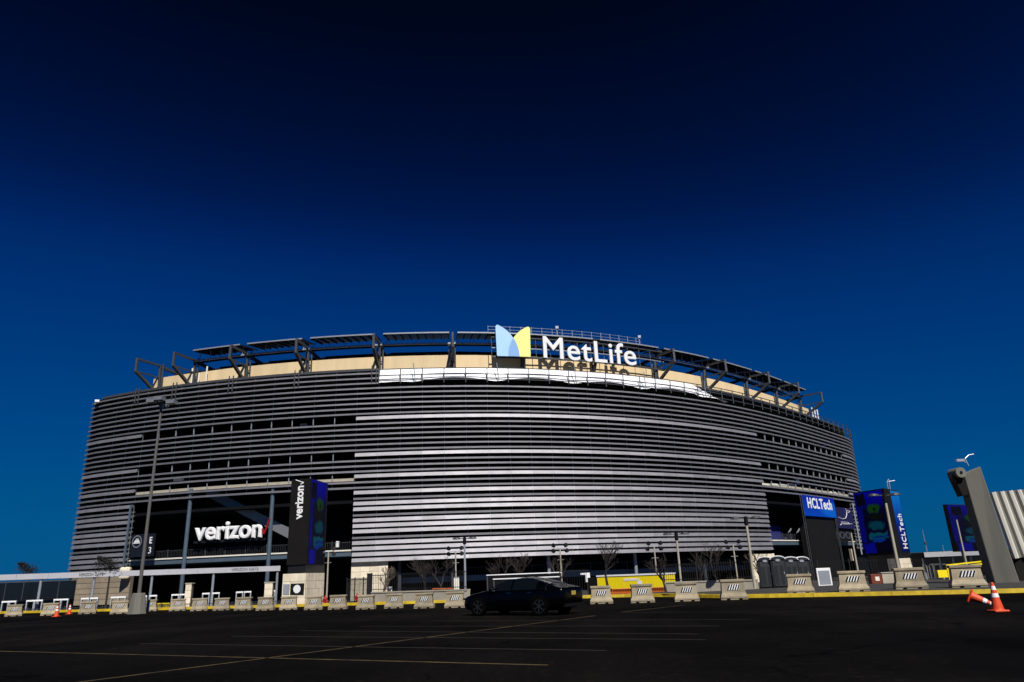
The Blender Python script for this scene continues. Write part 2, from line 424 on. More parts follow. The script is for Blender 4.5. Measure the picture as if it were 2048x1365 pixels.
stalls = [((-15.2, 22.2), (.41, 13.84)), ((-11.5, 23.0), (1.7, 15.9)), ((-9.5, 24.8), (4.1, 17.4)), ((-7.7, 26.2), (4.3, 18.9)), ((-5.9, 27.4), (5.4, 21.2)), ((-3.4, 29.0), (6.9, 23.2))]
for i, (a, b) in enumerate(stalls): strip(a, b, .10, m_='line_paint' if i == 0 else 'line_faint')
strip((-10.0, 11.4), (2.7, 28.3), .11)
strip((3.9, 30.0), (7.2, 33.6), .11)
# dark tar seam across the right of the lot
q = MB(); pts = [(4.0, 29.5), (6.5, 28.0), (10, 25.4), (14, 22.6), (20, 18.6)]
vv = []
for x, y in pts: vv += [(x, y - .09, .004), (x, y + .09, .004)]
q.add(vv, [(2 * i, 2 * i + 2, 2 * i + 3, 2 * i + 1) for i in range(len(pts) - 1)]); struct(q.build('tar_seam', 'black'))

# ================================================================ STADIUM
COEF = [-2.57451954e-09, -5.48957453e-08, 2.78383790e-05, 6.28218050e-03, 2.27112796e-01, 1.09648207e+02]
def py(x):
    r = 0
    for c in COEF: r = r * x + c
    return r
XL, XR = -72.6, 78.4
poly = [Vector((x, py(x))) for x in [XL + (XR - XL) * i / 400 for i in range(401)]]
# right: keep turning until the wall faces away; left: tight rounded corner then straight back
d = (poly[-1] - poly[-2]).normalized(); h = math.atan2(d.y, d.x); p = poly[-1].copy(); acc = 0
NMAIN_R = len(poly)
for i in range(160):
    h += .5 / 42; p = p + Vector((math.cos(h), math.sin(h))) * .5; poly.append(p.copy())
dl = (poly[0] - poly[1]).normalized(); h = math.atan2(dl.y, dl.x); p = poly[0].copy(); left = []
for i in range(28):
    h -= R(88) / 28; p = p + Vector((math.cos(h), math.sin(h))) * .12; left.append(p.copy())
for i in range(60): p = p + Vector((math.cos(h), math.sin(h))) * .7; left.append(p.copy())
NLEFT = len(left)
poly = left[::-1] + poly
cum = [0]
for a, b in zip(poly, poly[1:]): cum.append(cum[-1] + (b - a).length)
import bisect
def plan(s, off=0.0):
    s = min(max(s, cum[0] + 1e-4), cum[-1] - 1e-4); i = bisect.bisect_right(cum, s) - 1
    i = min(i, len(poly) - 2); t = (s - cum[i]) / (cum[i + 1] - cum[i]); q = poly[i].lerp(poly[i + 1], t)
    i0, i1 = max(0, i - 2), min(len(poly) - 1, i + 3)
    tg = (poly[i1] - poly[i0]).normalized()
    return q + Vector((-tg.y, tg.x)) * off, tg
def P3(s, off, z): q, _ = plan(s, off); return Vector((q.x, q.y, z))
S_L, S_R = cum[NLEFT], cum[NLEFT + NMAIN_R - 1]          # ends of the long front
S_END = cum[-1]
def hit(x, y, off=0.0):
    """arc position and height where the sight line meets the (offset) wall"""
    d = ray(x, y); az = math.atan2(d.x, d.y); lo, hi = S_L - 2, S_END - 20
    for _ in range(50):
        mid = (lo + hi) / 2; q, _t = plan(mid, off)
        if math.atan2(q.x, q.y) < az: lo = mid
        else: hi = mid
    q, _t = plan(lo, off); t = q.length / math.hypot(d.x, d.y)
    return lo, CAM.z + t * d.z
stad = thing('stadium', 'huge curved stadium wrapped in grey horizontal metal louvres', 'stadium', (0, 120, 0))
TL_T, TL_t = .28, -.09
MOD = 3.4; PITCHZ = .805; Z0 = 4.15
def snap(s): return S0 + round((s - S0) / MOD) * MOD
S0 = hit(705, 1050)[0]                                   # left edge of the central louvre block
sC1 = snap(hit(1533, 1040)[0])                           # its right edge
sA = snap(hit(268, 1010)[0])                             # left block ends here
sB = snap(hit(1700, 1010)[0])                            # right block begins here
THICK = {0, 1, 2, 3, 5, 6, 7, 9, 10, 12, 15, 19, 26}
NROW = 33
def runs(k, top=False):
    full = (S0 - MOD * math.ceil((S0 - 0) / MOD), S_END - 6)
    if k in THICK or k <= 12:
        dx = 0
        return [(full[0], sA), (S0, sC1), (sB, full[1])]
    return [full]
def blade_body(a, b, z, h, facing):
    tl = TL_T if h > .4 else TL_t
    q = MB(); n_ = max(1, round((b - a) / MOD)); st = (b - a) / n_
    pr = []
    for i in range(n_ + 1):
        s = a + st * i
        pr.append([P3(s, .03, z), P3(s, .03 + tl * h, z + h), P3(s, .85, z + h), P3(s, .85, z + h - .06)])
    vv = [v for r in pr for v in r]
    fs = []
    for i in range(n_):
        for j in range(4): fs.append((i * 4 + j, i * 4 + (j + 1) % 4, (i + 1) * 4 + (j + 1) % 4, (i + 1) * 4 + j))
    fs += [(0, 1, 2, 3), (n_ * 4 + 3, n_ * 4 + 2, n_ * 4 + 1, n_ * 4)]
    q.add(vv, [f[::-1] for f in fs], 0)
    if facing:
        for i in range(n_):
            s0, s1 = a + st * i + .012, a + st * (i + 1) - .012
            for o_ in (0,):
                A, B = P3(s0, 0, z - .01), P3(s1, 0, z - .01); C, D = P3(s1, tl * h, z + h), P3(s0, tl * h, z + h)
                A2, B2, C2, D2 = P3(s0, .03, z - .01), P3(s1, .03, z - .01), P3(s1, tl * h + .03, z + h), P3(s0, tl * h + .03, z + h)
                q.add([A, B, C, D, A2, B2, C2, D2], [(0, 1, 2, 3), (3, 2, 6, 7), (0, 4, 5, 1), (0, 3, 7, 4), (1, 5, 6, 2)], 1)
    return q
H_T = .51
pm = {}
def panel_mesh(h):
    """one flat louvre panel, shared by all panels of that height; local x along, z up the slope"""
    if h in pm: return pm[h]
    q = MB(); L = MOD - .024
    q.hexa([(-L / 2, 0, -.01), (L / 2, 0, -.01), (L / 2, .03, -.01), (-L / 2, .03, -.01), (-L / 2, TL_T * h, h), (L / 2, TL_T * h, h), (L / 2, TL_T * h + .03, h), (-L / 2, TL_T * h + .03, h)])
    me = bpy.data.meshes.new('louvre_panel'); me.from_pydata([tuple(v) for v in q.v], [], q.f); me.materials.append(MATS['louvre']); me.update()
    pm[h] = me; return me
npanel = 0
for k in range(NROW):
    z = Z0 + PITCHZ * k; h = H_T if k in THICK else .30 - .08 * k / 33
    for ri, (a, b) in enumerate(runs(k)):
        single = (k in THICK and k <= 19 and ri == 1)
        o = blade_body(a, b, z, h, not single).build('louvre_blade', ['louvre_body', 'louvre'], stad)
        if single:
            n_ = round((b - a) / MOD)
            for i in range(n_):
                sm = a + MOD * (i + .5); q0, q1 = P3(sm - MOD / 2, 0, z), P3(sm + MOD / 2, 0, z)
                mid = (q0 + q1) / 2; ang = math.atan2(q1.y - q0.y, q1.x - q0.x)
                po = bpy.data.objects.new('louvre_panel', panel_mesh(h)); col.objects.link(po); po.parent = o
                tilt = random.gauss(0, .006)
                po.matrix_local = world_of(stad).inverted() @ Matrix.Translation(mid) @ Matrix.Rotation(ang, 4, 'Z') @ Matrix.Rotation(tilt, 4, 'X')
                npanel += 1
# blades of the three top rows, only left of the white banner
sBan0, sBan1 = hit(758, 752)[0], hit(1455, 790)[0]
for k in range(33, 36):
    z = Z0 + PITCHZ * k
    a = S0 - MOD * math.ceil(S0 / MOD)
    blade_body(a, snap(sBan0), z, .22, True).build('louvre_blade', ['louvre_body', 'louvre'], stad)
S_BAN = sBan0
# mullions that carry the blades
nm = int((S_END - 30 - 2) / MOD)
s = S0 - MOD * int((S0 - S_L + 1) / MOD)
while s < S_R + 20:
    inopen = (sA + .5 < s < S0 - .5) or (sC1 + .5 < s < sB - .5)
    q = MB(); zb = Z0 + PITCHZ * 12.9 if inopen else Z0 + .1
    a, b = P3(s, .45, zb), P3(s, .45, 32.9 if s < S_BAN else 30.4); q.bar(a, b, .05, .05)
    q.build('mullion', 'steel_light', stad)
    s += MOD
# short posts in the open slots
for k in (26, 19, 15):
    z = Z0 + PITCHZ * k
    for a, b in ((sA, S0), (sC1, sB)):
        s = a + MOD
        while s < b - .5:
            q = MB(); q.bar(P3(s, .3, z - .40), P3(s, .3, z + .62), .10, .10); q.build('post', 'steel_light', stad); s += MOD
# core, floors, end walls; their near-black colour carries the concourse shade
def ring(off0, off1, z0, z1, a, b, step=3.4):
    q = MB(); n_ = max(1, int((b - a) / step)); vv = []
    for i in range(n_ + 1):
        s = a + (b - a) * i / n_
        vv += [P3(s, off0, z0), P3(s, off1, z0), P3(s, off1, z1), P3(s, off0, z1)]
    fs = []
    for i in range(n_):
        for j in range(4): fs.append((i * 4 + j, (i + 1) * 4 + j, (i + 1) * 4 + (j + 1) % 4, i * 4 + (j + 1) % 4))
    fs += [(3, 2, 1, 0), (n_ * 4, n_ * 4 + 1, n_ * 4 + 2, n_ * 4 + 3)]
    q.add(vv, fs); return q
sIn0, sIn1 = S_L + 1.5, S_END - 1
ring(11, 11.5, -2.1, 33.4, sIn0, sIn1).build('core_backing', 'interior', stad)
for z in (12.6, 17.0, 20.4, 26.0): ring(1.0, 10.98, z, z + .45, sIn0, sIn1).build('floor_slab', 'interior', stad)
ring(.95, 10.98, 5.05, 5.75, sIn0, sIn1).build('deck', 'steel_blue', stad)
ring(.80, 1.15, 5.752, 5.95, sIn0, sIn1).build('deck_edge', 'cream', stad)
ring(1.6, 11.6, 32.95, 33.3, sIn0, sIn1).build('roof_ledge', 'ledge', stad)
ring(.42, .52, -2.1, 32.9, .3, S_L + 3.5, .3).build('core_backing', 'interior', stad)  # thin dark sheet added close behind the corner blades so the gaps stay black
ring(1.3, 1.5, -2.1, 32.9, sB + .3, S_END - .5, 1.0).build('core_backing', 'interior', stad)  # dark sheet added behind the right block in place of its unlit depth
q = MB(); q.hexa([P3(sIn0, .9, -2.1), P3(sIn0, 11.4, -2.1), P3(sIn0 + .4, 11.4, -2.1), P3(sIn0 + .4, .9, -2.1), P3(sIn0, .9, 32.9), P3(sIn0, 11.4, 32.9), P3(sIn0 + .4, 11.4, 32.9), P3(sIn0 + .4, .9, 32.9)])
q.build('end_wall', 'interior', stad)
# floor edge beams seen in the slots (dim cream line on the lowest)
for a, b in ((sA, S0), (sC1, sB)):
    ring(.55, .85, Z0 + PITCHZ * 14.55, Z0 + PITCHZ * 14.55 + .42, a, b).build('edge_beam', 'concrete_pale', stad)
# railing on the deck in the gate openings
def railing(a, b, off, z, h=1.1, sp=.28, parent=stad, m='steel_light'):
    q = MB(); s = a
    while s < b: q.bar(P3(s, off, z), P3(s, off, z + h), .03, .03); s += sp
    q2 = stuff(q.build('picket', m, parent))
    t = MB(); n_ = max(1, int((b - a) / 3))
    for i in range(n_): t.bar(P3(a + (b - a) * i / n_, off, z + h), P3(a + (b - a) * (i + 1) / n_, off, z + h), .06, .06)
    t.build('handrail', m, parent)
    s = a
    while s < b:
        q = MB(); q.bar(P3(s, off, z), P3(s, off, z + h + .25), .07, .07); q.build('rail_post', m, parent); s += 3.4
railing(sA, S0, 1.4, 5.95, m='steel'); railing(sC1, sB, 1.4, 5.95, m='steel')
# lower terrace under the louvres with railing
sT0, sT1 = hit(795, 1145)[0], hit(1540, 1120)[0]
ring(3.0, 10.9, .95, 1.75, sT0, sT1).build('terrace', 'steel_blue', stad)
railing(sT0, sT1, 3.2, 1.75, 1.1, .5, m='steel')
# big steel columns and stair in the gate openings
for x, yb, yt in ((385, 1135, 994), (548, 1132, 990)):
    s, zt = hit(x, yt, .9); q = MB(); q.tube(P3(s, .5, -1.6), P3(s, .5, zt + 1.2), .30, n=12); q.build('column', 'steel_blue', stad, smooth_=False)
for x in (1604,):
    s, zt = hit(x, 1000, .9); q = MB(); q.tube(P3(s, .6, -2.0), P3(s, .6, zt + 1.2), .28, n=12); q.build('column', 'steel_blue', stad)
q = MB(); q.bar(P3(sA - .1, -.1, 4.0), P3(sA - .1, -.1, Z0 + PITCHZ * 12.6), .28, .28); q.build('column', 'steel_blue', stad)
q = MB(); q.bar(P3(sB + .1, -.1, 3.0), P3(sB + .1, -.1, Z0 + PITCHZ * 12.6), .26, .26); q.build('column', 'steel_light', stad)
s0, z0 = hit(418, 985, 3); s1, z1 = hit(640, 1098, 3)
q = MB(); q.bar(P3(s0, 3, z0), P3(s1, 3, z1), .6, 1.35); q.build('stair_flight', 'alu_dim', stad)
for x in range(0, 2):
    pass
# columns under the central block
for x in (799, 905, 1098, 1272, 1410):
    s, _ = hit(x, 1140, 2.0); q = MB(); q.tube(P3(s, 2.0, -1.6), P3(s, 2.0, 4.6), .28, n=10); q.build('column', 'steel_light' if x in (1098, 1272) else 'steel', stad)

# ---- limestone plinth walls: every block a piece
blk = {}
def stone_wall(root, A, B, z0, z1, rows, cols, depth=.6, name='stone_block', m='limestone', gap=.03):
    A, B = Vector(A), Vector(B); L = (B - A).length; ang = math.atan2(B.y - A.y, B.x - A.x)
    nin = Vector((-math.sin(ang), math.cos(ang), 0))
    bk = MB(); c = (A + B) / 2; bk.box((c.x + nin.x * (depth / 2 + .04), c.y + nin.y * (depth / 2 + .04), (z0 + z1) / 2), (L - .04, depth - .06, z1 - z0 - .02), ang)
    bk.build('backing_wall', 'mortar', root)
    bw, bh = L / cols, (z1 - z0) / rows
    key = (round(bw, 3), round(bh, 3), m)
    if key not in blk:
        q = MB(); q.box((0, .06, 0), (bw - gap, .12, bh - gap))
        me = bpy.data.meshes.new(name); me.from_pydata([tuple(v) for v in q.v], [], q.f); me.materials.append(MATS[m]); blk[key] = me
    inv = world_of(root).inverted()
    for r in range(rows):
        for cc in range(cols):
            p = A + (B - A) * ((cc + .5) / cols); o = bpy.data.objects.new(name, blk[key]); col.objects.link(o); o.parent = root
            o.matrix_local = inv @ Matrix.Translation((p.x - nin.x * .04 + random.uniform(-.008, .008), p.y - nin.y * .04, z0 + bh * (r + .5))) @ Matrix.Rotation(ang, 4, 'Z')
def pxwall(root, x0, x1, yt, yb, off, rows, cols, **kw):
    s0, zt = hit(x0, yt, off); s1, _ = hit(x1, yt, off); _, zb = hit(x0, yb, off)
    stone_wall(root, P3(s0, off, 0), P3(s1, off, 0), zb, zt, rows, cols, **kw)
pxwall(stad, 703, 776, 1121, 1206, .6, 7, 4)
pxwall(stad, 1503, 1548, 1108, 1180, .6, 6, 3)
pxwall(stad, 1703, 1738, 1098, 1122, .2, 3, 2)
# wall under the left block, 6 rows of blocks
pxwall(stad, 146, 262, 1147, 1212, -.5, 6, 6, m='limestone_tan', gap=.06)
q = MB(); s, z = hit(253, 1126, -1.2); q.box(P3(s, -1.2, 4.0), (1.5, 1.2, 1.7), .2); q.build('pier', 'limestone', stad, bevel=.25)

# ---- roof: parapet, bents, solar canopies
sP0, sP1 = hit(306, 768, 4.5)[0], hit(1618, 826, 4.5)[0]
BENTS = [303, 373, 480, 606, 754, 905, 1050, 1196, 1326, 1424, 1506, 1562, 1606]
bs = [hit(x, 735, 2.0)[0] for x in BENTS]
ZP0, ZP1, ZC = 34.15, 36.5, 38.6; OFFS = 1.95
SIGNB = {bs[BENTS.index(1050)], bs[BENTS.index(1196)]}
edges = [sP0] + [b for b in bs if sP0 + 2 < b < sP1 - 1] + [sP1]
for a, b in zip(edges, edges[1:]):
    ring(4.5, 4.8, ZP0, ZP1, a + .03, b - .03).build('parapet_panel', 'parapet', stad)
ring(4.6, 8, 33.3, ZP0 - .02, sP0 - 2, sP1 + 3).build('parapet_base', 'black_steel', stad)
ring(12, 12.4, 37.0, 37.9, sP0, sP1).build('ring_beam', 'black_steel', stad)
ring(9.3, 9.5, 37.35, 38.5, sP0, sP1).build('ring_beam', 'black_steel', stad)
ring(8.5, 8.8, 36.3, 36.9, sP0, sP1).build('ring_beam', 'black_steel', stad)
for s in bs:
    q = MB()
    W_ = .34
    q.bar(P3(s, 4.1, 33.3), P3(s, 3.8, ZC), .36, .36)                     # inner column
    if s in SIGNB:
        q.bar(P3(s, OFFS + .6, 36.0), P3(s, 3.9, 33.4), W_ + .1, W_ + .1); q.bar(P3(s, 4.0, ZC - .3), P3(s, 12, 37.6), .4, .5); q.build('roof_bent', 'steel', stad); continue
    q.bar(P3(s, -1.0, ZC), P3(s, -1.0, 36.2), W_, W_)                     # outer hanger
    q.bar(P3(s, 4.2, ZC - .15), P3(s, -1.0, ZC - .15), W_, W_)            # top beam
    q.bar(P3(s, -1.0, 36.3), P3(s, 3.9, 33.4), W_ + .1, W_ + .1)          # diagonal
    q.bar(P3(s, -1.0, 36.3), P3(s, 4.0, 36.3), .2, .2)
    q.bar(P3(s, 4.0, ZC - .3), P3(s, 12, 37.6), .4, .5)                   # backstay
    q.bar(P3(s, 4.0, 35.2), P3(s, 8.6, 36.6), .25, .25)
    q.bar(P3(s + .55, 4.1, 33.3), P3(s + .55, 4.0, ZC + .2), .2, .2); q.bar(P3(s - .5, 4.3, 33.3), P3(s - .5, 4.2, ZC - .6), .16, .16); q.bar(P3(s - .5, 4.2, 35.6), P3(s + .55, 4.2, 35.6), .14, .14)
    q.build('roof_bent', 'steel', stad)
    q = MB(); 
    for o_ in (-.35, .35): q.bar(P3(s + o_, -.12, 31.0), P3(s + o_, -.12, 33.6), .14, .14)
    if s < sBan0 + 1: q.build('bracket', 'steel', stad)
for i, (a, b) in enumerate(zip(bs, bs[1:])):
    if BENTS[i] in (303,): continue
    a2, b2 = a + .9, b - .5
    zf = ZC + 1.0
    q = MB(); n_ = 4; vv = []
    for j in range(n_ + 1):
        s = a2 + (b2 - a2) * j / n_
        vv += [P3(s, 2.2, zf), P3(s, 7.6, zf + .75), P3(s, 7.6, zf + .85), P3(s, 2.2, zf + .10)]
    fs = []
    for j in range(n_):
        for e in range(4): fs.append((j * 4 + e, (j + 1) * 4 + e, (j + 1) * 4 + (e + 1) % 4, j * 4 + (e + 1) % 4))
    fs += [(3, 2, 1, 0), (n_ * 4, n_ * 4 + 1, n_ * 4 + 2, n_ * 4 + 3)]
    q.add(vv, fs); cp_ = q.build('solar_canopy', 'solar', stad)
    e = MB()
    for j in range(n_): e.bar(P3(a2 + (b2 - a2) * j / n_, 2.15, zf + .06), P3(a2 + (b2 - a2) * (j + 1) / n_, 2.15, zf + .06), .10, .22)
    e.build('edge_trim', 'steel_light', cp_)
    for j in range(5):
        s = a2 + .3 + (b2 - a2 - .6) * j / 4
        t = MB(); t.bar(P3(s, 3.6, zf - 1.3), P3(s, 3.6, zf + .15), .11, .11); t.build('strut', 'steel_light', cp_)
    for oo, zz in ((3.6, zf - 1.35), (5.0, zf - 1.2), (7.2, zf - .4)):
        t = MB()
        for j in range(n_): t.bar(P3(a + (b - a) * j / n_, oo, zz), P3(a + (b - a) * (j + 1) / n_, oo, zz), .26, .26)
        t.build('ring_tube', 'steel_light' if oo < 4 else 'black_steel', stad)
    t = MB()
    for j in range(9):
        s = a2 + (b2 - a2) * j / 8; t.bar(P3(s, 2.3, zf - .08), P3(s, 7.6, zf + .66), .10, .16)
    t.build('rafter', 'black_steel', cp_)
    # back row of dark panels behind
    q = MB()
    q.hexa([P3(a2, 9.0, zf - 1.2), P3(b2, 9.0, zf - 1.2), P3(b2, 13.0, zf - .5), P3(a2, 13.0, zf - .5), P3(a2, 9.0, zf - 1.05), P3(b2, 9.0, zf - 1.05), P3(b2, 13, zf - .35), P3(a2, 13, zf - .35)])
    q.build('solar_canopy', 'solar', stad)
ring(.3, 1.58, 32.95, 33.32, sIn0, snap(sBan0)).build('roof_ledge', 'ledge', stad)
# railings on the roof edge, right of the banner's left end
def tube_run(off, z, a, b, r, name, m, parent):
    q = MB(); n_ = max(1, int((b - a) / 3.4))
    for i in range(n_): q.bar(P3(a + (b - a) * i / n_, off, z), P3(a + (b - a) * (i + 1) / n_, off, z), 2 * r, 2 * r)
    return q.build(name, m, parent)
sRail1 = S_END - 26
for z in (31.1, 31.95, 32.95): tube_run(-.15, z, snap(sBan0), sRail1, .06, 'roof_rail', 'steel', stad)
s = snap(sBan0)
while s < sRail1:
    q = MB(); q.bar(P3(s, -.1, 30.6), P3(s, -.1, 33.0), .13, .13); q.build('rail_post', 'steel', stad); s += MOD
# slanted flag arms
for x in (826, 992, 1146, 1284, 1402):
    s, _ = hit(x, 760); q = MB(); q.tube(P3(s + .4, -.35, 30.7), P3(s + .1, -.55, 33.7), .07, n=8); q.build('flag_arm', 'steel_light', stad)

# white banner with scalloped lower edge
ban = thing('banner', 'long white vinyl banner with scalloped lower edge along the stadium roofline', 'banner', P3((sBan0 + sBan1) / 2, .8, 30))
q = MB(); N = 180; vv = []
tie = [hit(x, 765)[0] for x in (760, 826, 992, 1146, 1284, 1402, 1452)]
for i in range(N + 1):
    s = sBan0 + (sBan1 - sBan0) * i / N
    j = max(0, min(len(tie) - 2, bisect.bisect_right(tie, s) - 1)); t = (s - tie[j]) / (tie[j + 1] - tie[j]); t = min(1, max(0, t))
    zb = 30.72 + .78 * math.sin(math.pi * t) ** .8 * (1 if 0 < j < 5 else .35)
    zt = 33.22
    r = sBan1 - s
    if r < 9: zt = 30.75 + (33.22 - 30.75) * (r / 9)
    if s - sBan0 < .4: zb += .15
    vv += [P3(s, .12, zb), P3(s, 1.0, max(zb + .02, zt)), P3(s, 1.04, max(zb + .02, zt)), P3(s, .16, zb)]
fs = []
for i in range(N):
    for e in range(4): fs.append((i * 4 + e, (i + 1) * 4 + e, (i + 1) * 4 + (e + 1) % 4, i * 4 + (e + 1) % 4))
q.add(vv, fs); q.build('fabric', 'white_vinyl', ban)

# stadium name sign: butterfly emblem and letters in front of the parapet
def plane_at(x0, x1, y0, off):
    s0, z0_ = hit(x0, y0, off); s1, _ = hit(x1, y0, off); A, B = P3(s0, off, z0_), P3(s1, off, z0_)
    return A, B
A, _ = plane_at(992, 1062, 713, OFFS); B = P3(hit(1062, 713, OFFS)[0], OFFS, A.z)
emb = thing('emblem_sign', 'butterfly shaped emblem of pale blue and yellow wings on the stadium roof', 'sign', (A + B) / 2)
xd = (B - A).normalized(); Wm = (B - A).length; Hm = hit(1000, 651, OFFS)[1] - A.z
nrm = xd.cross(Vector((0, 0, 1)))
def emb_shape(pts, d0, d1, name, m):
    q = MB(); n_ = len(pts)
    f = [A + xd * (u * Wm) + Vector((0, 0, v * Hm)) for u, v in pts]
    q.add([p_ + nrm * d1 for p_ in f] + [p_ + nrm * d0 for p_ in f], [tuple(range(n_)), tuple(range(n_, 2 * n_))[::-1]] + [((i + 1) % n_, i, n_ + i, n_ + (i + 1) % n_) for i in range(n_)])
    q.build(name, m, emb)
def wing(sgn):
    base = [(0.03, 0), (0.66, 0)]
    arc = [(0.66, 0), (.655, .14), (.62, .32), (.55, .50), (.46, .66), (.36, .79), (.24, .90), (.12, .975), (.06, 1.0), (.025, .985), (0.0, .93), (0.02, .05)]
    pts = [base[0]] + arc
    return pts if sgn > 0 else [(1 - u, v * .975) for u, v in pts][::-1]
emb_shape(wing(1), 0, .25, 'left_wing', 'blue_pale')
emb_shape(wing(-1), 0, .246, 'right_wing', 'yellow_pale')
lens = [(.34, .0), (.66, 0), (.655, .14), (.62, .32), (.56, .48), (.50, .60), (.44, .48), (.38, .32), (.345, .14)]
emb_shape(lens, 0, .262, 'overlap', 'blue_mid')
A2, B2 = P3(*(lambda t: (t[0], OFFS, t[1]))(hit(1087, 716, OFFS))), None
s1_, _ = hit(1272, 720, OFFS); B2 = P3(s1_, OFFS, A2.z)
Hl = hit(1090, 672, OFFS)[1] - A2.z
ns = thing('name_sign', 'white raised letters spelling the stadium name beside the emblem', 'sign', (A2 + B2) / 2)
letters('MetLife', ns, 'white', A2 - Vector((0, 0, .06)), B2 - A2, (B2 - A2).length, Hl * 1.0, .3, bold=.009, space=1.07)
# carrying truss of the sign
q = MB()
sa, sb_ = hit(985, 715, OFFS)[0], hit(1330, 715, OFFS)[0]
zb = A2.z
tube_run(OFFS + .5, zb + .05, sa, sb_, .15, 'sign_beam', 'steel', stad)
tube_run(OFFS + .7, zb + 3.55, sa, sb_, .16, 'sign_beam', 'steel', stad)
tube_run(OFFS + .5, zb + 1.6, sa, sb_, .07, 'sign_beam', 'steel_light', stad)
s = sa
while s < sb_:
    q = MB(); q.bar(P3(s, OFFS + .6, zb), P3(s, OFFS + .7, zb + 3.6), .09, .09); q.build('sign_post', 'steel', stad); s += 2.6
# catwalk with rail above the sign
sc0, sc1_ = hit(975, 668, 3)[0], hit(1278, 690, 3)[0]
ring(2.2, 3.6, ZC + 1.0, ZC + 1.12, sc0, sc1_).build('catwalk', 'steel', stad)
for dz in (.55, 1.1): tube_run(2.3, ZC + 1.12 + dz, sc0, sc1_, .025, 'roof_rail', 'steel_light', stad)
s = sc0
while s < sc1_:
    q = MB(); q.bar(P3(s, 2.3, ZC + 1.1), P3(s, 2.3, ZC + 2.35), .06, .06); q.build('rail_post', 'steel_light', stad); s += 1.9
for x in (1111, 1272):
    s, _ = hit(x, 660, 3); q = MB(); q.tube(P3(s, 2.4, ZC + 1), P3(s, 2.4, ZC + 2.4), .10, n=8); q.box(P3(s, 2.3, ZC + 2.6), (.5, .35, .45)); q.build('floodlight', 'alu', stad)
# vent stacks at the right end, pipes at the left end
for x in (1622, 1627, 1632):
    s, _ = hit(x, 810, 3); q = MB(); q.tube(P3(s, 3, 33.2), P3(s, 3, 36.3), .16, n=8); q.build('vent_pipe', 'white', stad)
for x in (383, 397, 412):
    s, _ = hit(x, 760, 3.6); q = MB(); q.tube(P3(s, 3.6, 33.3), P3(s, 3.6, 37.0 if x != 397 else 36), .14, n=8); q.build('vent_pipe', 'cream', stad)

# small lit pieces seen in the slots and gate mouths
def wall_piece(name, x0, x1, yt, yb, off, m, dep=.15):
    s0, zt = hit(x0, yt, off); s1, _ = hit(x1, yt, off); _, zb_ = hit(x0, yb, off)
    ring(off, off + dep, zb_, zt, s0, s1, 1.5).build(name, m, stad)
wall_piece('notice_panel', 347, 367, 957, 963, .7, 'white')
wall_piece('notice_panel', 624, 640, 1087, 1094, 4, 'alu')
wall_piece('notice_panel', 672, 678, 1083, 1095, 2, 'white')
wall_piece('blue_panel', 1538, 1560, 1052, 1084, 5, 'blue_cloth')
wall_piece('blue_panel', 1516, 1556, 943, 948, .75, 'blue_cloth')
wall_piece('notice_panel', 1592, 1598, 958, 968, .8, 'blue_pale')
for x0, x1 in ((1524, 1538), (1543, 1556), (1561, 1574), (1579, 1590)): wall_piece('strip_lamp_housing', x0, x1, 967, 970, .5, 'cream')
for x0, x1 in ((1660, 1664), (1667, 1672), (1676, 1681), (1684, 1689)): wall_piece('strip_lamp_housing', x0, x1, 983, 986, .5, 'cream')
for x in (318, 402, 452, 600): wall_piece('ceiling_duct', x, x + 14, 848, 853, 3, 'steel_light')
s, z = hit(197, 803, -.2); q = MB(); q.box(P3(s, -.4, z), (.7, .5, .4), .3); q.bar(P3(s, -.3, z), P3(s - 1.0, -.1, z - .4), .12, .12); q.build('floodlight', 'white', stad)
# stair rails inside the right gate
for x in (1571, 1588):
    s0, z0 = hit(x, 1078, 4); s1, z1 = hit(x + 11, 1058, 4); q = MB(); q.bar(P3(s0, 4, z0), P3(s1, 4, z1), .2, .2); q.build('stair_stringer', 'steel_light', stad)

# ================================================================ LEFT GATE
# sign letters hung in the opening
s0, z0 = hit(388, 1083, .2); s1, _ = hit(523, 1080, .2); A, B = P3(s0, .2, z0), P3(s1, .2, z0); Ht = hit(455, 1046, .2)[1] - hit(455, 1082, .2)[1]
gs = thing('gate_sign', 'large white sponsor letters with a red tick hung in the left gate opening', 'sign', (A + B) / 2)
letters('verizon', gs, 'white', A, B - A, (B - A).length, Ht, .5, bold=.03)
s2, z2 = hit(523, 1062, .2)
def tick(parent, o, xd_, zd, sz, m, depth=.3):
    nr = xd_.cross(zd); pts = [(0, .38), (.14, .38), (.34, .12), (.86, 1.0), (1.0, 1.0), (.42, 0), (.26, 0)]
    f = [o + xd_ * (u * sz) + zd * (v * sz * 1.6) for u, v in pts]; n_ = len(f)
    q = MB(); q.add([p_ + nr * depth / 2 for p_ in f] + [p_ - nr * depth / 2 for p_ in f], [(0, 1, 2, 6), (2, 5, 6), (2, 3, 4, 5), (7, 13, 9, 8), (9, 13, 12), (9, 12, 11, 10)] + [((i + 1) % n_, i, n_ + i, n_ + (i + 1) % n_) for i in range(n_)])
    q.build('tick', m, parent)
xdv = (B - A).normalized()
tick(gs, P3(s2, .2, z2) - Vector((0, 0, .5)), xdv, Vector((0, 0, 1)), 1.35, 'red')
q = MB(); q.bar(A + Vector((-.2, .5, -.15)), B + Vector((.4, .5, -.15)), .3, .3); q.build('support_beam', 'black_steel', gs)

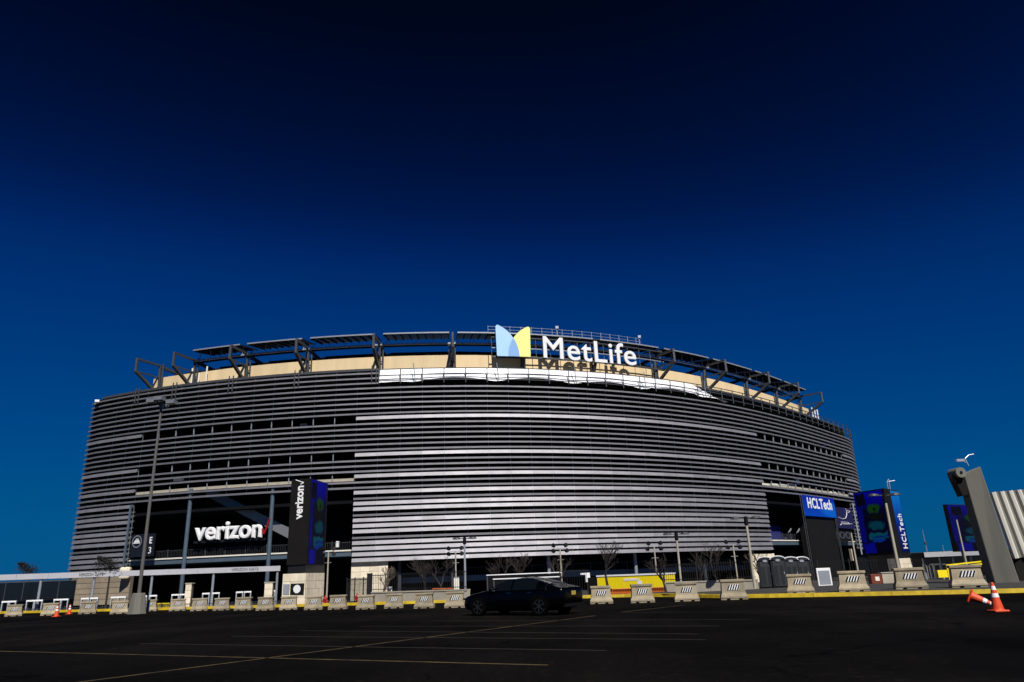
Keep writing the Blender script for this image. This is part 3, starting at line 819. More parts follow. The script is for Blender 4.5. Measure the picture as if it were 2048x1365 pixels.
# LED tower with limestone base
zb = gz(-23, 97)
A = at(573, 1130, 97); B = at(614, 1130, 97)
tl, tr = Vector((A.x, 97.0, 0)), Vector((B.x + .1, 96.4, 0))
wv = (tr - tl); dv = Vector((-wv.y, wv.x, 0)).normalized(); 
dv = Vector((.12, .993, 0)); DEP = 6.2
bl, br = tl + dv * DEP, tr + dv * DEP
ztop = at(600, 959, 97).z; zmid = at(600, 1130, 97).z; zst = at(600, 1147, 97).z
tw = thing('display_tower', 'tall black tower with white vertical sponsor lettering and blue screen on stone base', 'tower', (tl + tr) / 2 + Vector((0, 0, zb)))
def quadbox(a, b, c, d_, z0, z1): return MB().hexa([Vector((p_.x, p_.y, z0)) for p_ in (a, b, c, d_)] + [Vector((p_.x, p_.y, z1)) for p_ in (a, b, c, d_)])
quadbox(tl, tr, br, bl, zmid, ztop).build('cladding', 'black_board', tw)
quadbox(tl + Vector((.15, .15, 0)), tr + Vector((-.15, .15, 0)), br, bl, zst, zmid - .01).build('neck', 'black_steel', tw)
e = (tr - tl).normalized(); o3 = e.cross(Vector((0, 0, 1)))
side_n = Vector((dv.y, -dv.x, 0))
sA_, sB_ = tr + dv * .35 + side_n * .05, tr + dv * (DEP - .6) + side_n * .05
MB().hexa([Vector((*sA_.xy, zmid + .05)), Vector((*(sA_ - side_n * .04).xy, zmid + .05)), Vector((*(sB_ - side_n * .04).xy, zmid + .05)), Vector((*sB_.xy, zmid + .05)),
           Vector((*sA_.xy, ztop - .1)), Vector((*(sA_ - side_n * .04).xy, ztop - .1)), Vector((*(sB_ - side_n * .04).xy, ztop - .1)), Vector((*sB_.xy, ztop - .1))]).build('screen', 'led_screen', tw)
# vertical lettering reads upward
lo, hi = at(600, 1040, 97), at(600, 973, 97); wd = (tr - tl).length
letters('verizon', tw, 'white', tl + e * (wd * .68) + o3 * .08 + Vector((0, 0, lo.z)), Vector((0, 0, 1)), hi.z - lo.z, wd * .40, .1, bold=.03, zdir=-e)
tick(tw, tl + e * (wd * .66) + o3 * .08 + Vector((0, 0, hi.z + .15)), Vector((0, 0, 1)), -e, .75, 'white', .08)
q = MB(); 
stone_wall(tw, tl + Vector((-.3, -.2, 0)), tr + Vector((.1, -.2, 0)), zb, zst, 4, 3)
stone_wall(tw, tr + Vector((.13, -.05, 0)), tr + Vector((.13, -.05, 0)) + dv * 5.9, zb, zst, 4, 5)
# poster on base
pc = tl + e * (wd * .66) + o3 * .3; z_ = at(605, 1178, 97).z
q = MB(); M3 = Matrix((e, -o3, Vector((0, 0, 1)))).transposed()
q.box(pc + Vector((0, 0, z_)), (1.9, .05, 1.35), M=M3); ps = q.build('poster', 'black_board', tw)
q = MB(); q.lathe([(.52, 0), (.52, .02)], n=10, M=M3 @ Matrix.Rotation(R(90), 3, 'X'), c=pc + o3 * .05 + Vector((0, 0, z_))); q.build('poster_badge', 'white', ps)
pc2 = tl + e * (wd * .12) + o3 * .3
q = MB(); q.box(pc2 + Vector((0, 0, z_)), (.9, .05, 1.3), M=M3); q.build('poster', 'alu', tw)

# gate canopy
CL = [onz(-60, 1151.6, 3.9), onz(0, 1150, 3.9), onz(280, 1142, 3.9), onz(561, 1132, 3.9)]
c0, c1 = Vector((CL[1].x, CL[1].y, 0)), Vector((CL[3].x, CL[3].y, 0)); cdv = (c1 - c0).normalized(); c0 = c0 - cdv * 12; cn = Vector((-cdv.y, cdv.x, 0))
can = thing('gate_canopy', 'long flat white edged canopy over the left entrance gate', 'canopy', (c0 + c1) / 2 + Vector((0, 0, -1)))
def longbox(a, b, n0, n1, z0, z1): return MB().hexa([Vector((p_.x, p_.y, z0)) for p_ in (a + cn * n0, b + cn * n0, b + cn * n1, a + cn * n1)] + [Vector((p_.x, p_.y, z1)) for p_ in (a + cn * n0, b + cn * n0, b + cn * n1, a + cn * n1)])
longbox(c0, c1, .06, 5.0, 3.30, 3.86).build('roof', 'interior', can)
# fascia in panels
nn = 13
for i in range(nn):
    a, b = c0 + (c1 - c0) * (i / nn), c0 + (c1 - c0) * ((i + 1) / nn)
    longbox(a + cdv * .01, b - cdv * .01, -.05, .055, 3.24, 3.9).build('fascia_panel', 'fascia', can)
for x in (-20, 80, 186, 302, 425, 553):
    p_ = at(x, 1175, 1); az = p_.x / p_.y
    # where the sight line crosses the column row, one metre behind the fascia
    o_ = c0 + cn * .25; t = (az * o_.y - o_.x) / (cdv.x - az * cdv.y); c = o_ + cdv * t
    q = MB(); q.tube((c.x, c.y, gz(c.x, c.y) - .1), (c.x, c.y, 3.3), .16, n=10); q.build('column', 'steel_light', can)
for x0, x1 in ((160, 208), (463, 517)):
    p0, p1 = [ (lambda az: (lambda t: c0 + cdv * t)((az * c0.y - c0.x) / (cdv.x - az * cdv.y)))(ray(x, 1140).x / ray(x, 1140).y) for x in (x0, x1)]
    letters('VERIZON GATE', can, 'grey_dark', p0 - cn * .07 + Vector((0, 0, 3.42)), cdv, (p1 - p0).length, .34, .03)
# scanners (walk-through frames) under the canopy
def scanner_proto():
    t = thing('gate_scanner', 'x', 'scanner', (0, 0, 0))
    for sx in (-1, 1): MB().box((sx * .47, 0, 1.08), (.16, .5, 2.16)).build('side_panel', 'alu', t, local=True)
    MB().box((0, 0, 2.27), (1.1, .5, .22)).build('header', 'white', t, local=True)
    return t
scan0 = scanner_proto(); used = [False]
SCX = [15.5, 27.5, 64, 80, 118, 131, 172, 190, 231, 245, 287, 307, 351, 367, 412, 432, 479, 495, 543]
ORD = ['first', 'second', 'third', 'fourth', 'fifth', 'sixth', 'seventh', 'eighth', 'ninth', 'tenth', 'eleventh', 'twelfth', 'thirteenth', 'fourteenth', 'fifteenth', 'sixteenth', 'seventeenth', 'eighteenth', 'nineteenth', 'twentieth', 'twenty-first', 'twenty-second', 'twenty-third', 'twenty-fourth', 'twenty-fifth']
sa_ = math.atan2(cdv.y, cdv.x)
for i, x in enumerate(SCX):
    az = ray(x, 1190).x / ray(x, 1190).y; o_ = c0 - cn * .55; t = (az * o_.y - o_.x) / (cdv.x - az * cdv.y); c = o_ + cdv * t
    lab = f'grey walk-through scanner frame under the left canopy, {ORD[i]} from the left'
    loc = (c.x, c.y, gz(c.x, c.y))
    if i == 0: scan0.location = loc; scan0.rotation_euler = (0, 0, sa_); scan0['label'] = lab; scan0['group'] = 'scanners under the left gate canopy'; scan0.scale = (.82,) * 3
    else: dup(scan0, loc, sa_, lab, 'scanners under the left gate canopy', .82)
# dark glazed wall left of the stadium, behind the canopy
gl = thing('glass_screen', 'dark glazed wall behind the far left end of the gate canopy', 'glass wall', (c0 + cn * 8))
a, b = c0 + cn * 8, c0 + cdv * 18.6 + cn * 8
gi = Vector((0, 0, 0))
for i in range(9):
    p0, p1 = a + (b - a) * (i / 9), a + (b - a) * ((i + 1) / 9)
    MB().hexa([Vector((q_.x, q_.y, -.9)) for q_ in (p0 + cdv * .05, p1 - cdv * .05, p1 - cdv * .05 + cn * .05, p0 + cdv * .05 + cn * .05)] + [Vector((q_.x, q_.y, 3.0)) for q_ in (p0 + cdv * .05, p1 - cdv * .05, p1 - cdv * .05 + cn * .05, p0 + cdv * .05 + cn * .05)]).build('pane', 'glass_dark', gl)
    MB().bar((p0.x, p0.y, -1), (p0.x, p0.y, 3.1), .1, .14).build('mullion', 'steel', gl)
MB().bar((a.x, a.y, 3.1), (b.x, b.y, 3.1), .14, .16).build('top_rail', 'steel', gl)

# gate number board: round badge, E, 3
s0, zt = hit(264, 1070, -.6); _, zb_ = hit(264, 1115, -.6); s1, _ = hit(305, 1115, -.6); A, B = P3(s0, -.6, zb_), P3(s1, -.6, zb_); xd2 = (B - A).normalized(); n2 = xd2.cross(Vector((0, 0, 1)))
gb = thing('gate_board', 'dark gate board with round badge and white E and 3 at the left opening', 'sign', A)
W2 = (B - A).length; H2 = zt - zb_
MB().hexa([A, B, B - n2 * .2, A - n2 * .2, A + Vector((0, 0, H2)), B + Vector((0, 0, H2)), B - n2 * .2 + Vector((0, 0, H2)), A - n2 * .2 + Vector((0, 0, H2))]).build('board', 'navy', gb)
M2 = Matrix((xd2, -n2, Vector((0, 0, 1)))).transposed() @ Matrix.Rotation(R(90), 3, 'X')
cB = A + xd2 * (W2 * .26) + Vector((0, 0, H2 * .68)) + n2 * .02
ringm = MB(); pr = []
for i in range(28):
    t = 2 * math.pi * i / 28; pr.append((math.cos(t), math.sin(t)))
rr0, rr1 = .78, .92; vv = []
for r in (rr0, rr1):
    for c_, s_ in pr: vv.append(cB + xd2 * c_ * r + Vector((0, 0, s_ * r)) + n2 * .03)
ringm.add(vv, [(i, (i + 1) % 28, 28 + (i + 1) % 28, 28 + i) for i in range(28)]); ringm.build('badge_ring', 'steel_light', gb)
sk = MB()
for i, hgt in enumerate((.2, .35, .55, .3, .62, .4, .25)): sk.box(cB + xd2 * (-.45 + .15 * i) + Vector((0, 0, -.12 + hgt / 2)) + n2 * .04, (.11, .03, hgt), M=Matrix((xd2, -n2, Vector((0, 0, 1)))).transposed())
sk.box(cB + Vector((0, 0, -.22)) + n2 * .04, (1.25, .03, .14), M=Matrix((xd2, -n2, Vector((0, 0, 1)))).transposed()); sk.build('badge_skyline', 'white', gb)
for ch, zz in (('E', .56), ('3', .12)):
    letters(ch, gb, 'white', A + xd2 * (W2 * .80) + Vector((0, 0, H2 * zz)) + n2 * .03, xd2, .48, .95, .05, bold=.02 if ch == 'E' else 0)

# ================================================================ RIGHT GATE
s0, zt = hit(1606, 990, -2); s1, _ = hit(1667, 1000, -2); _, zb_ = hit(1612, 1031, -2)
A, B = P3(s0, -2, zb_), P3(s1, -2, zb_); xd3 = (B - A).normalized(); n3 = xd3.cross(Vector((0, 0, 1))); W3 = (B - A).length; H3 = zt - zb_
zg = gz(A.x, A.y)
bb = thing('billboard', 'bright blue sponsor billboard with white letters on a black scaffold tower', 'billboard', ((A + B) / 2).xy.to_3d() + Vector((0, 0, zg)))
def slab(A, B, n_, t, z0, z1): return MB().hexa([Vector((p_.x, p_.y, z0)) for p_ in (A, B, B - n_ * t, A - n_ * t)] + [Vector((p_.x, p_.y, z1)) for p_ in (A, B, B - n_ * t, A - n_ * t)])
slab(A, B, n3, .4, zb_, zt).build('screen', 'board_blue', bb)
slab(A + xd3 * 1.0 - n3 * .5, B - xd3 * .3 - n3 * .5, n3, 1.6, zg + .2, zb_ - .05).build('tower_cladding', 'black_board', bb)
letters('HCLTech', bb, 'white', A + xd3 * (W3 * .09) + n3 * .05 + Vector((0, 0, H3 * .36)), xd3, W3 * .80, H3 * .54, .08, bold=.028, space=1.13)
for k_, (u0, u1, m_) in enumerate(((-.9, -.1, 'steel'), (W3 - .2, W3 + .4, 'steel'))):
    for u in (u0, u1):
        q = MB(); p_ = A + xd3 * u - n3 * .3; q.tube((p_.x, p_.y, zg), (p_.x, p_.y, zt), .07, n=6); q.build('scaffold_post', m_, bb)
    z = zg + .6
    while z < zt:
        q = MB(); p0, p1 = A + xd3 * u0 - n3 * .3, A + xd3 * u1 - n3 * .3; q.bar((p0.x, p0.y, z), (p1.x, p1.y, z), .05, .05); q.build('scaffold_rung', m_, bb); z += 1.0
# dark navy board with a white outlined kicker's leg, and the dim numerals below
s0, zt = hit(1670, 1014, -.8); s1, _ = hit(1702, 1014, -.8); _, zb_ = hit(1670, 1056, -.8)
A, B = P3(s0, -.8, zb_), P3(s1, -.8, zb_); xd4 = (B - A).normalized(); n4 = xd4.cross(Vector((0, 0, 1))); W4 = (B - A).length; H4 = zt - zb_
kb = thing('kicker_board', 'small navy board with a thin white line drawing right of the blue billboard', 'sign', A)
mat('navy_blue', (.012, .008, .06), .5, 0, .1, 1)
slab(A, B, n4, .2, zb_, zt).build('board', 'navy_blue', kb)
def uv(u, v): return A + xd4 * (u * W4) + Vector((0, 0, v * H4)) + n4 * .05
q = MB()
for pl in ([(.08, .52), (.3, .44), (.52, .50), (.62, .66), (.66, .85), (.60, .97)], [(.62, .90), (.86, .86), (.74, .78)], [(.2, .30), (.62, .30), (.7, .22), (.25, .2), (.2, .30)], [(.12, .14), (.22, .22)], [(.3, .24), (.86, .24)]):
    for (a, b), (c, d_) in zip(pl, pl[1:]): q.bar(uv(a, b), uv(c, d_), .12, .06)
q.build('line_drawing', 'white', kb)
sn = thing('numeral_sign', 'dim grey numerals on the dark wall below the navy line drawing board', 'sign', A - Vector((0, 0, 2)))
a_ = P3(hit(1672, 1078, -.5)[0], -.5, hit(1672, 1078, -.5)[1])
letters('100', sn, 'steel', a_, xd4, W4 * .92, 1.5, .08, bold=.02)
slab(a_ - xd4 * .4 - n4 * .1, a_ + xd4 * (W4 + .2) - n4 * .1, n4, .2, a_.z - .5, a_.z + 2.2).build('backing', 'black_board', sn)

# far display tower on the right, big blue screen plus a narrow lettered side
YT = 118
zt, zb_ = at(1790, 976, YT).z, at(1805, 1104, YT).z
pA = at(1716, 1040, YT + 6); pB = at(1779, 1040, YT); pC = at(1807, 1040, YT + 5)
pA, pB, pC = [Vector((p_.x, p_.y, 0)) for p_ in (pA, pB, pC)]
zg = gz(pB.x, pB.y)
t2 = thing('display_tower', 'right hand display tower with dark blue screen and pale blue lettered edge', 'tower', pB + Vector((0, 0, zg)))
pD = pA + (pC - pB)
quadbox(pA, pB, pC, pD, zb_ - .4, zt).build('cladding', 'black_board', t2)
nA = (pB - pA).normalized().cross(Vector((0, 0, 1))); nB = (pC - pB).normalized().cross(Vector((0, 0, 1)))
q = MB(); a, b = pA + nA * .06, pB + nA * .06 - (pB - pA).normalized() * .5
slab(a, b, nA, .05, zb_, zt - .2).build('screen', 'led_screen', t2)
ee = (pC - pB).normalized(); wS = (pC - pB).length
slab(pB + ee * (wS * .42) + nB * .06, pC - ee * .1 + nB * .06, nB, .05, zb_, zt - .2).build('side_screen', 'led_blue', t2)
lo, hi = at(1800, 1098, YT + 3).z, at(1793, 1028, YT + 3).z
letters('HCLTech', t2, 'white', pB + ee * (wS * .86) + nB * .10 + Vector((0, 0, lo)), Vector((0, 0, 1)), hi - lo, wS * .30, .06, bold=.018, zdir=-ee, space=1.1)
quadbox(pA + (pB - pA) * .12, pB, pC, pD + (pB - pA) * .12, at(1800, 1116, YT).z, zb_ - .41).build('neck', 'black_steel', t2)
stone_wall(t2, pB + (pA - pB) * .28 + nA * .2, pB + nA * .2, zg - .2, at(1800, 1117, YT).z, 4, 3)
stone_wall(t2, pB + ee * .2, pC, zg - .2, at(1800, 1117, YT).z, 4, 3)
q = MB()
for dx_, hh in ((-.4, 1.1), (.6, 1.3)):
    b0 = pB + ee * (wS * .4 + dx_) + Vector((0, 0, zt)); q.tube(b0, b0 + Vector((0, 0, hh)), .06, n=6); q.tube(b0 + Vector((0, 0, hh)), b0 + Vector((1.0 if dx_ > 0 else .4, 0, hh + (.1 if dx_ > 0 else .5))), .06, n=6)
q.build('antenna', 'alu', t2)

# second screen further right
YS = 92
a, b = at(1893, 1010, YS), at(1962, 1006, YS + 4); a, b = Vector((a.x, a.y, 0)), Vector((b.x, b.y, 0)); nS = (b - a).normalized().cross(Vector((0, 0, 1)))
zt, zb_ = at(1893, 1009, YS).z, at(1915, 1104, YS).z
s2_ = thing('video_board', 'dark blue video board standing left of the leaning concrete pylon', 'screen', (a + b) / 2 + Vector((0, 0, gz(a.x, a.y))))
slab(a, b, nS, .5, zb_, zt).build('cabinet', 'black_board', s2_)
slab(a + nS * .05, b + nS * .05, nS, .04, zb_ + .1, zt - .1).build('screen', 'led_screen', s2_)
for u in (.2, .8):
    p_ = a + (b - a) * u - nS * .2; q = MB(); q.tube((p_.x, p_.y, gz(p_.x, p_.y)), (p_.x, p_.y, zb_ + .05), .2, n=8); q.build('leg', 'steel', s2_)

# right canopy with scanners
YR = 118
a = at(1822, 1108, YR + 4); b = at(2010, 1103, YR - 6); zt = at(1900, 1103, YR).z
a, b = Vector((a.x, a.y, 0)), Vector((b.x, b.y, 0)); rdv = (b - a).normalized(); rn = Vector((-rdv.y, rdv.x, 0))
rc = thing('gate_canopy', 'distant flat canopy with white edge beside the right display tower', 'canopy', (a + b) / 2 + Vector((0, 0, gz(60, 118))))
cn_, cdv_ = cn, cdv; cn, cdv = rn, rdv
longbox(a, b, .06, 5, zt - .9, zt - .05).build('roof', 'interior', rc)
longbox(a + rdv * 2, b, -.05, .055, zt - .75, zt).build('fascia_panel', 'white', rc)
for x in (1848, 1882, 1909, 1945, 1975):
    az = ray(x, 1130).x / ray(x, 1130).y; o_ = a + rn * .9; t = (az * o_.y - o_.x) / (rdv.x - az * rdv.y); c = o_ + rdv * t
    q = MB(); q.tube((c.x, c.y, gz(c.x, c.y) - .1), (c.x, c.y, zt - .9), .16, n=8); q.build('column', 'steel_light', rc)
RSX = [1855, 1862, 1876, 1889]
for i, x in enumerate(RSX):
    az = ray(x, 1140).x / ray(x, 1140).y; o_ = a + rn * 2.4; t = (az * o_.y - o_.x) / (rdv.x - az * rdv.y); c = o_ + rdv * t
    dup(scan0, (c.x, c.y, gz(c.x, c.y)), math.atan2(rdv.y, rdv.x), f'grey walk-through scanner frame under the distant right canopy, {ORD[i]} from the left', 'scanners under the right canopy')
cn, cdv = cn_, cdv_

# long dark hall far behind the right canopy
a, b = at(1735, 1110, 140), at(2120, 1103, 128); a, b = Vector((a.x, a.y, 0)), Vector((b.x, b.y, 0)); nF = (b - a).normalized().cross(Vector((0, 0, 1)))
fw = thing('far_hall', 'long low dark building behind the distant right canopy', 'building', (a + b) / 2 + Vector((0, 0, -2.2)))
slab(a, b, nF, 8, -2.2, at(1900, 1106, 134).z).build('wall', 'interior', fw)
slab(a - nF * .2, b - nF * .2, nF, 7.6, at(1900, 1106, 134).z + .002, at(1900, 1106, 134).z + .3).build('roof', 'grey_dark', fw)
# concrete pylon with drum, and ribbed wall
YP = 41.5
a0, b0 = at(1990, 1167, YP), at(2041, 1167, YP - .6); zb_ = .1
a1, b1 = at(1927, 948, YP), at(1961, 933, YP - .4)
py_ = thing('concrete_pylon', 'leaning grey concrete pylon with a drum at its top beside a ribbed wall', 'pylon', (a0.x, a0.y, .1))
tk = Vector((.25, 1.1, 0))
q = MB(); q.hexa([Vector((a0.x, a0.y, zb_)), Vector((b0.x, b0.y, zb_)), Vector((b0.x, b0.y, zb_)) + tk, Vector((a0.x, a0.y, zb_)) + tk, a1, b1, b1 + tk, a1 + tk]); q.build('fin', 'concrete_grey', py_, bevel=.05)
dc = at(1918, 946, YP - .1); q = MB()
Mx = Matrix.Rotation(R(90), 3, 'X'); q.lathe([(.29, -.7), (.29, .2)], c=dc, n=18, M=Mx); q.build('drum', 'concrete_grey', py_)
q = MB(); q.lathe([(.08, .2), (.08, .24)], c=dc, n=10, M=Mx); q.build('drum_hub', 'black', py_)
e0, e1 = at(1912, 958, YP), at(1932, 990, YP)
q = MB(); q.hexa([at(1926, 992, YP), at(1937, 989, YP), at(1937, 989, YP) + tk * .8, at(1926, 992, YP) + tk * .8, at(1906, 950, YP), at(1930, 950, YP), at(1930, 950, YP) + tk * .8, at(1906, 950, YP) + tk * .8]); q.build('soffit', 'black_board', py_)
q = MB(); c = at(1937, 932, YP + .5); q.tube(c, c + Vector((-.1, 0, .42)), .035, n=6); q.tube(c + Vector((-.1, 0, .42)), c + Vector((.16, 0, .62)), .03, n=6); q.tube(c + Vector((.16, 0, .62)), c + Vector((.46, 0, .66)), .03, n=6); q.box(c + Vector((-.42, 0, .33)), (.46, .16, .14)); q.bar(c + Vector((-.42, 0, .27)), c + Vector((-.05, 0, .2)), .03, .03); q.build('security_camera', 'alu', py_)
rb = thing('ribbed_wall', 'pale ribbed metal wall at the right edge of the frame', 'wall', at(2030, 1150, YP + 2))
for i in range(7):
    t0 = at(1985 + 17 * i, 985 - 1.5 * i, YP + 1.0 + .45 * i); b0_ = at(2032 + 19 * i, 1117 - 2.5 * i, YP + 1.0 + .45 * i)
    q = MB(); q.tube(b0_, t0, .17, n=8); q.build('rib', 'rib_pale', rb)
    if i < 6:
        t1 = at(1985 + 17 * (i + 1), 985 - 1.5 * (i + 1), YP + 1.45 + .45 * i); b1_ = at(2032 + 19 * (i + 1), 1117 - 2.5 * (i + 1), YP + 1.45 + .45 * i)
        q = MB(); vv_ = [b0_ + Vector((0, .12, 0)), b1_ + Vector((0, .12, 0)), t1 + Vector((0, .12, 0)), t0 + Vector((0, .12, 0))]
        q.add(vv_ + [v + Vector((.05, .1, 0)) for v in vv_], [(0, 1, 2, 3), (7, 6, 5, 4), (0, 4, 5, 1), (2, 6, 7, 3)]); q.build('web_panel', 'concrete_grey', rb)
q = MB(); c = at(2044, 1145, YP + 1.5); q.box((c.x + 3, c.y + .8, .9), (6.5, 1.5, 2.0)); q.build('plinth', 'black_board', rb)

# ================================================================ STREET FURNITURE
# barriers
def barrier_proto():
    t = thing('concrete_barrier', 'x', 'barrier')
    q = MB()
    lv = [(1.16, .66, .07), (1.16, .66, .14), (1.02, .50, .30), (.96, .42, .74), (.95, .41, .745)]
    vv = []
    for a, b, z in lv: vv += [(-a / 2, -b / 2, z), (a / 2, -b / 2, z), (a / 2, b / 2, z), (-a / 2, b / 2, z)]
    fs = [(3, 2, 1, 0)]
    for i in range(len(lv) - 1):
        for j in range(4): fs.append((i * 4 + j, i * 4 + (j + 1) % 4, (i + 1) * 4 + (j + 1) % 4, (i + 1) * 4 + j))
    n_ = (len(lv) - 1) * 4; fs.append((n_, n_ + 1, n_ + 2, n_ + 3))
    q.add(vv, fs); q.build('body', 'concrete', t, local=True, bevel=.02)
    MB().box((0, 0, .80), (1.06, .50, .115)).build('cap', 'concrete', t, local=True, bevel=.02)
    for x in (-.46, 0, .46): MB().box((x, 0, .038), (.24 if x else .38, .62, .076)).build('foot', 'concrete', t, local=True)
    # warning plate on the sloping front
    p = MB(); tilt = Matrix.Rotation(-math.atan2(.04, .44), 3, 'X'); cpt = Vector((.02, -.242, .52))
    pq = [(-.30, -.115), (.20, -.115), (.30, .115), (-.20, .115)]
    p.add([tilt @ Vector((x, y_, z)) + cpt for y_ in (-.006, .006) for x, z in pq], [(0, 1, 2, 3), (7, 6, 5, 4), (0, 4, 5, 1), (1, 5, 6, 2), (2, 6, 7, 3), (3, 7, 4, 0)]); pl = p.build('warning_plate', 'white', t, local=True)
    b = MB(); 
    for i in range(5):
        x0 = -.298 + i * .106
        quad = [(x0, -.112), (x0 + .064, -.112), (x0 + .064 + .1, .112), (x0 + .1, .112)]
        b.add([tilt @ Vector((x, -.0085, z)) + cpt for x, z in quad], [(0, 1, 2, 3)])
    b.build('stripe', 'black', pl, local=True)
    return t
bar0 = barrier_proto()
BPX = [(28, 1233, .95), (100, 1231, .98), (175, 1228, .97), (238, 1228, .97), (298, 1223, .94), (355, 1222, .93), (398, 1222, .95), (443, 1221, .92), (487, 1221, .94), (531, 1221, .93), (577, 1220, .92), (627, 1220, .92), (676, 1219, .93), (732, 1219, .9), (788, 1217, .92), (849, 1217, .93), (910, 1216, .95), (1203, 1208, .99), (1285, 1206, 1.02), (1375, 1203, 1.03), (1468, 1200, 1.1), (1602, 1187, 1.12), (1708, 1184, 1.2), (1822, 1179, 1.25), (1937, 1176, 1.3)]
for i, (x, y, sc) in enumerate(BPX):
    zz = .165 if i >= 21 else 0
    p_ = onz(x, y, zz); p_ += Vector((p_.x, p_.y, 0)).normalized() * ((.3 if i < 21 else .62) * sc)
    rz = -math.atan2(p_.x, p_.y) * .75 + random.uniform(-.09, .09) - (.12 if 6 < i < 17 else 0)
    if i < 17: lab = f'short concrete barrier with striped plate left of the black car, {ORD[i]} from the left'
    elif i < 21: lab = f'concrete barrier with striped plate on the asphalt right of the car, {ORD[i - 17]} from the car'
    else: lab = f'large concrete barrier standing on the raised kerb at right, {ORD[i - 21]} from the portable toilets'
    scv = (sc, sc, sc * (.93 if i >= 21 else 1))
    if i == 0:
        bar0.location = p_; bar0.rotation_euler = (0, 0, rz); bar0.scale = scv; bar0['label'] = lab; bar0['group'] = 'concrete barriers along the kerb'
    else: dup(bar0, p_, rz, lab, 'concrete barriers along the kerb', scv)

# tall lot lamp on a concrete base
lp = onz(264, 1229, 0); lp.y += .6
lt = thing('lot_lamp', 'very tall grey parking lot lamp on a tapered concrete base', 'lamp', lp)
q = MB(); q.lathe([(.62, 0), (.60, .1), (.42, 1.28), (.38, 1.32)], n=8); q.build('base', 'concrete_grey', lt, local=True)
hz = at(320, 806, lp.y).z
q = MB(); q.tube((0, 0, 1.3), (0, 0, hz),   .125, .08, n=12); q.build('pole', 'grey_pole', lt, local=True)
q = MB(); q.bar((-.9, 0, hz), (.9, 0, hz), .08, .08); q.bar((0, -.5, hz - .1), (0, .5, hz - .1), .08, .08); q.build('crossarm', 'steel', lt, local=True)
for x, y, z in ((-.62, -.2, .10), (.05, -.5, .18), (.78, -.1, -.02)):
    q = MB(); q.box((x, y, hz + z), (.62, .55, .26), rz=-.1); q.build('lamp_head', 'alu_dim', lt, local=True)
for x in (-.12, .28):
    q = MB(); q.box((x, .2, hz - .22), (.22, .3, .16)); q.build('lamp_head', 'alu_dim', lt, local=True)

# double-arm shoebox lamps
def arm_lamp(x, ytop, ybase_y, Y, label):
    b = at(x, ytop, Y); z0 = gz(b.x, Y) if Y > 46 else 0.16
    t = thing('street_lamp', label, 'lamp', (b.x, Y, z0), 0, 'double headed lamps in front of the stadium')
    h = b.z - z0
    MB().tube((0, 0, 0), (0, 0, h), .10, .075, n=10).build('pole', 'concrete_pale' if x > 1340 else 'alu', t, local=True)
    MB().lathe([(.085, h - .5), (.14, h - .45), (.14, h + .05), (.05, h + .1)], n=10).build('collar', 'black', t, local=True)
    for s_ in (-1, 1):
        q = MB(); q.bar((0, 0, h - .05), (s_ * .5, 0, h), .06, .06)
        q.lathe([(.08, -.08), (.34, -.06), (.30, .05), (.1, .10)], c=(s_ * .68, 0, h), n=12); q.build('lamp_head', 'steel' , t, local=True)
    return t
arm_lamp(929, 1077, 0, 62, 'slim double headed lamp just left of the black car')
arm_lamp(1352, 1068, 0, 57, 'double headed lamp at the right end of the yellow container')
arm_lamp(1491, 1036, 0, 49, 'tall double headed lamp left of the portable toilets')
arm_lamp(1768, 990, 0, 46, 'tall double headed lamp in front of the right display tower')
# cluster floodlights
def cluster(x, ytop, Y, label):
    b = at(x, ytop, Y); z0 = gz(b.x, Y)
    t = thing('cluster_lamp', label, 'lamp', (b.x, Y, z0), 0, 'four headed plaza lamps in front of the stadium')
    h = b.z - z0
    MB().tube((0, 0, 0), (0, 0, h), .09, .07, n=8).build('pole', 'concrete_pale', t, local=True)
    MB().bar((-.6, 0, h), (.6, 0, h), .06, .06).bar((-.34, 0, h - 1.1), (.34, 0, h - 1.1), .04, .04).build('crossarm', 'alu', t, local=True)
    for sx in (-.62, .62):
        for dz in (.28, -.25):
            Mh = Matrix.Rotation(R(70), 3, 'X') @ Matrix.Rotation(R(25) * (1 if sx > 0 else -1), 3, 'Y')
            MB().lathe([(.06, -.24), (.17, -.14), (.21, .10), (.19, .14)], c=(sx + random.uniform(-.08, .08), -.1, h + dz), n=12, M=Mh).build('lamp_head', 'black', t, local=True)
    return t
cluster(911, 1103, 74, 'four headed plaza lamp beside the slim lamp left of the car')
cluster(1120, 1097, 74, 'four headed plaza lamp above the black car roof')
cluster(1308, 1093, 74, 'four headed plaza lamp behind the yellow container')
cluster(1466, 1090, 74, 'four headed plaza lamp left of the tall lamp near the toilets')
cluster(657, 1104, 78, 'four headed plaza lamp just right of the left display tower')
# thin poles right
for x, yt, Y, lab in ((1702, 1066, 60, 'thin bare pole in front of the stadium right end'), (1913, 1040, 70, 'thin pole in front of the far right video board')):
    b = at(x, yt, Y); t = thing('thin_pole', lab, 'pole', (b.x, Y, gz(b.x, Y))); MB().tube((0, 0, 0), (0, 0, b.z - gz(b.x, Y)), .09, .06, n=8).build('shaft', 'concrete_pale', t, local=True)
    MB().lathe([(.2, 0), (.2, .15), (.1, .2)], n=10).build('base', 'concrete_grey', t, local=True)

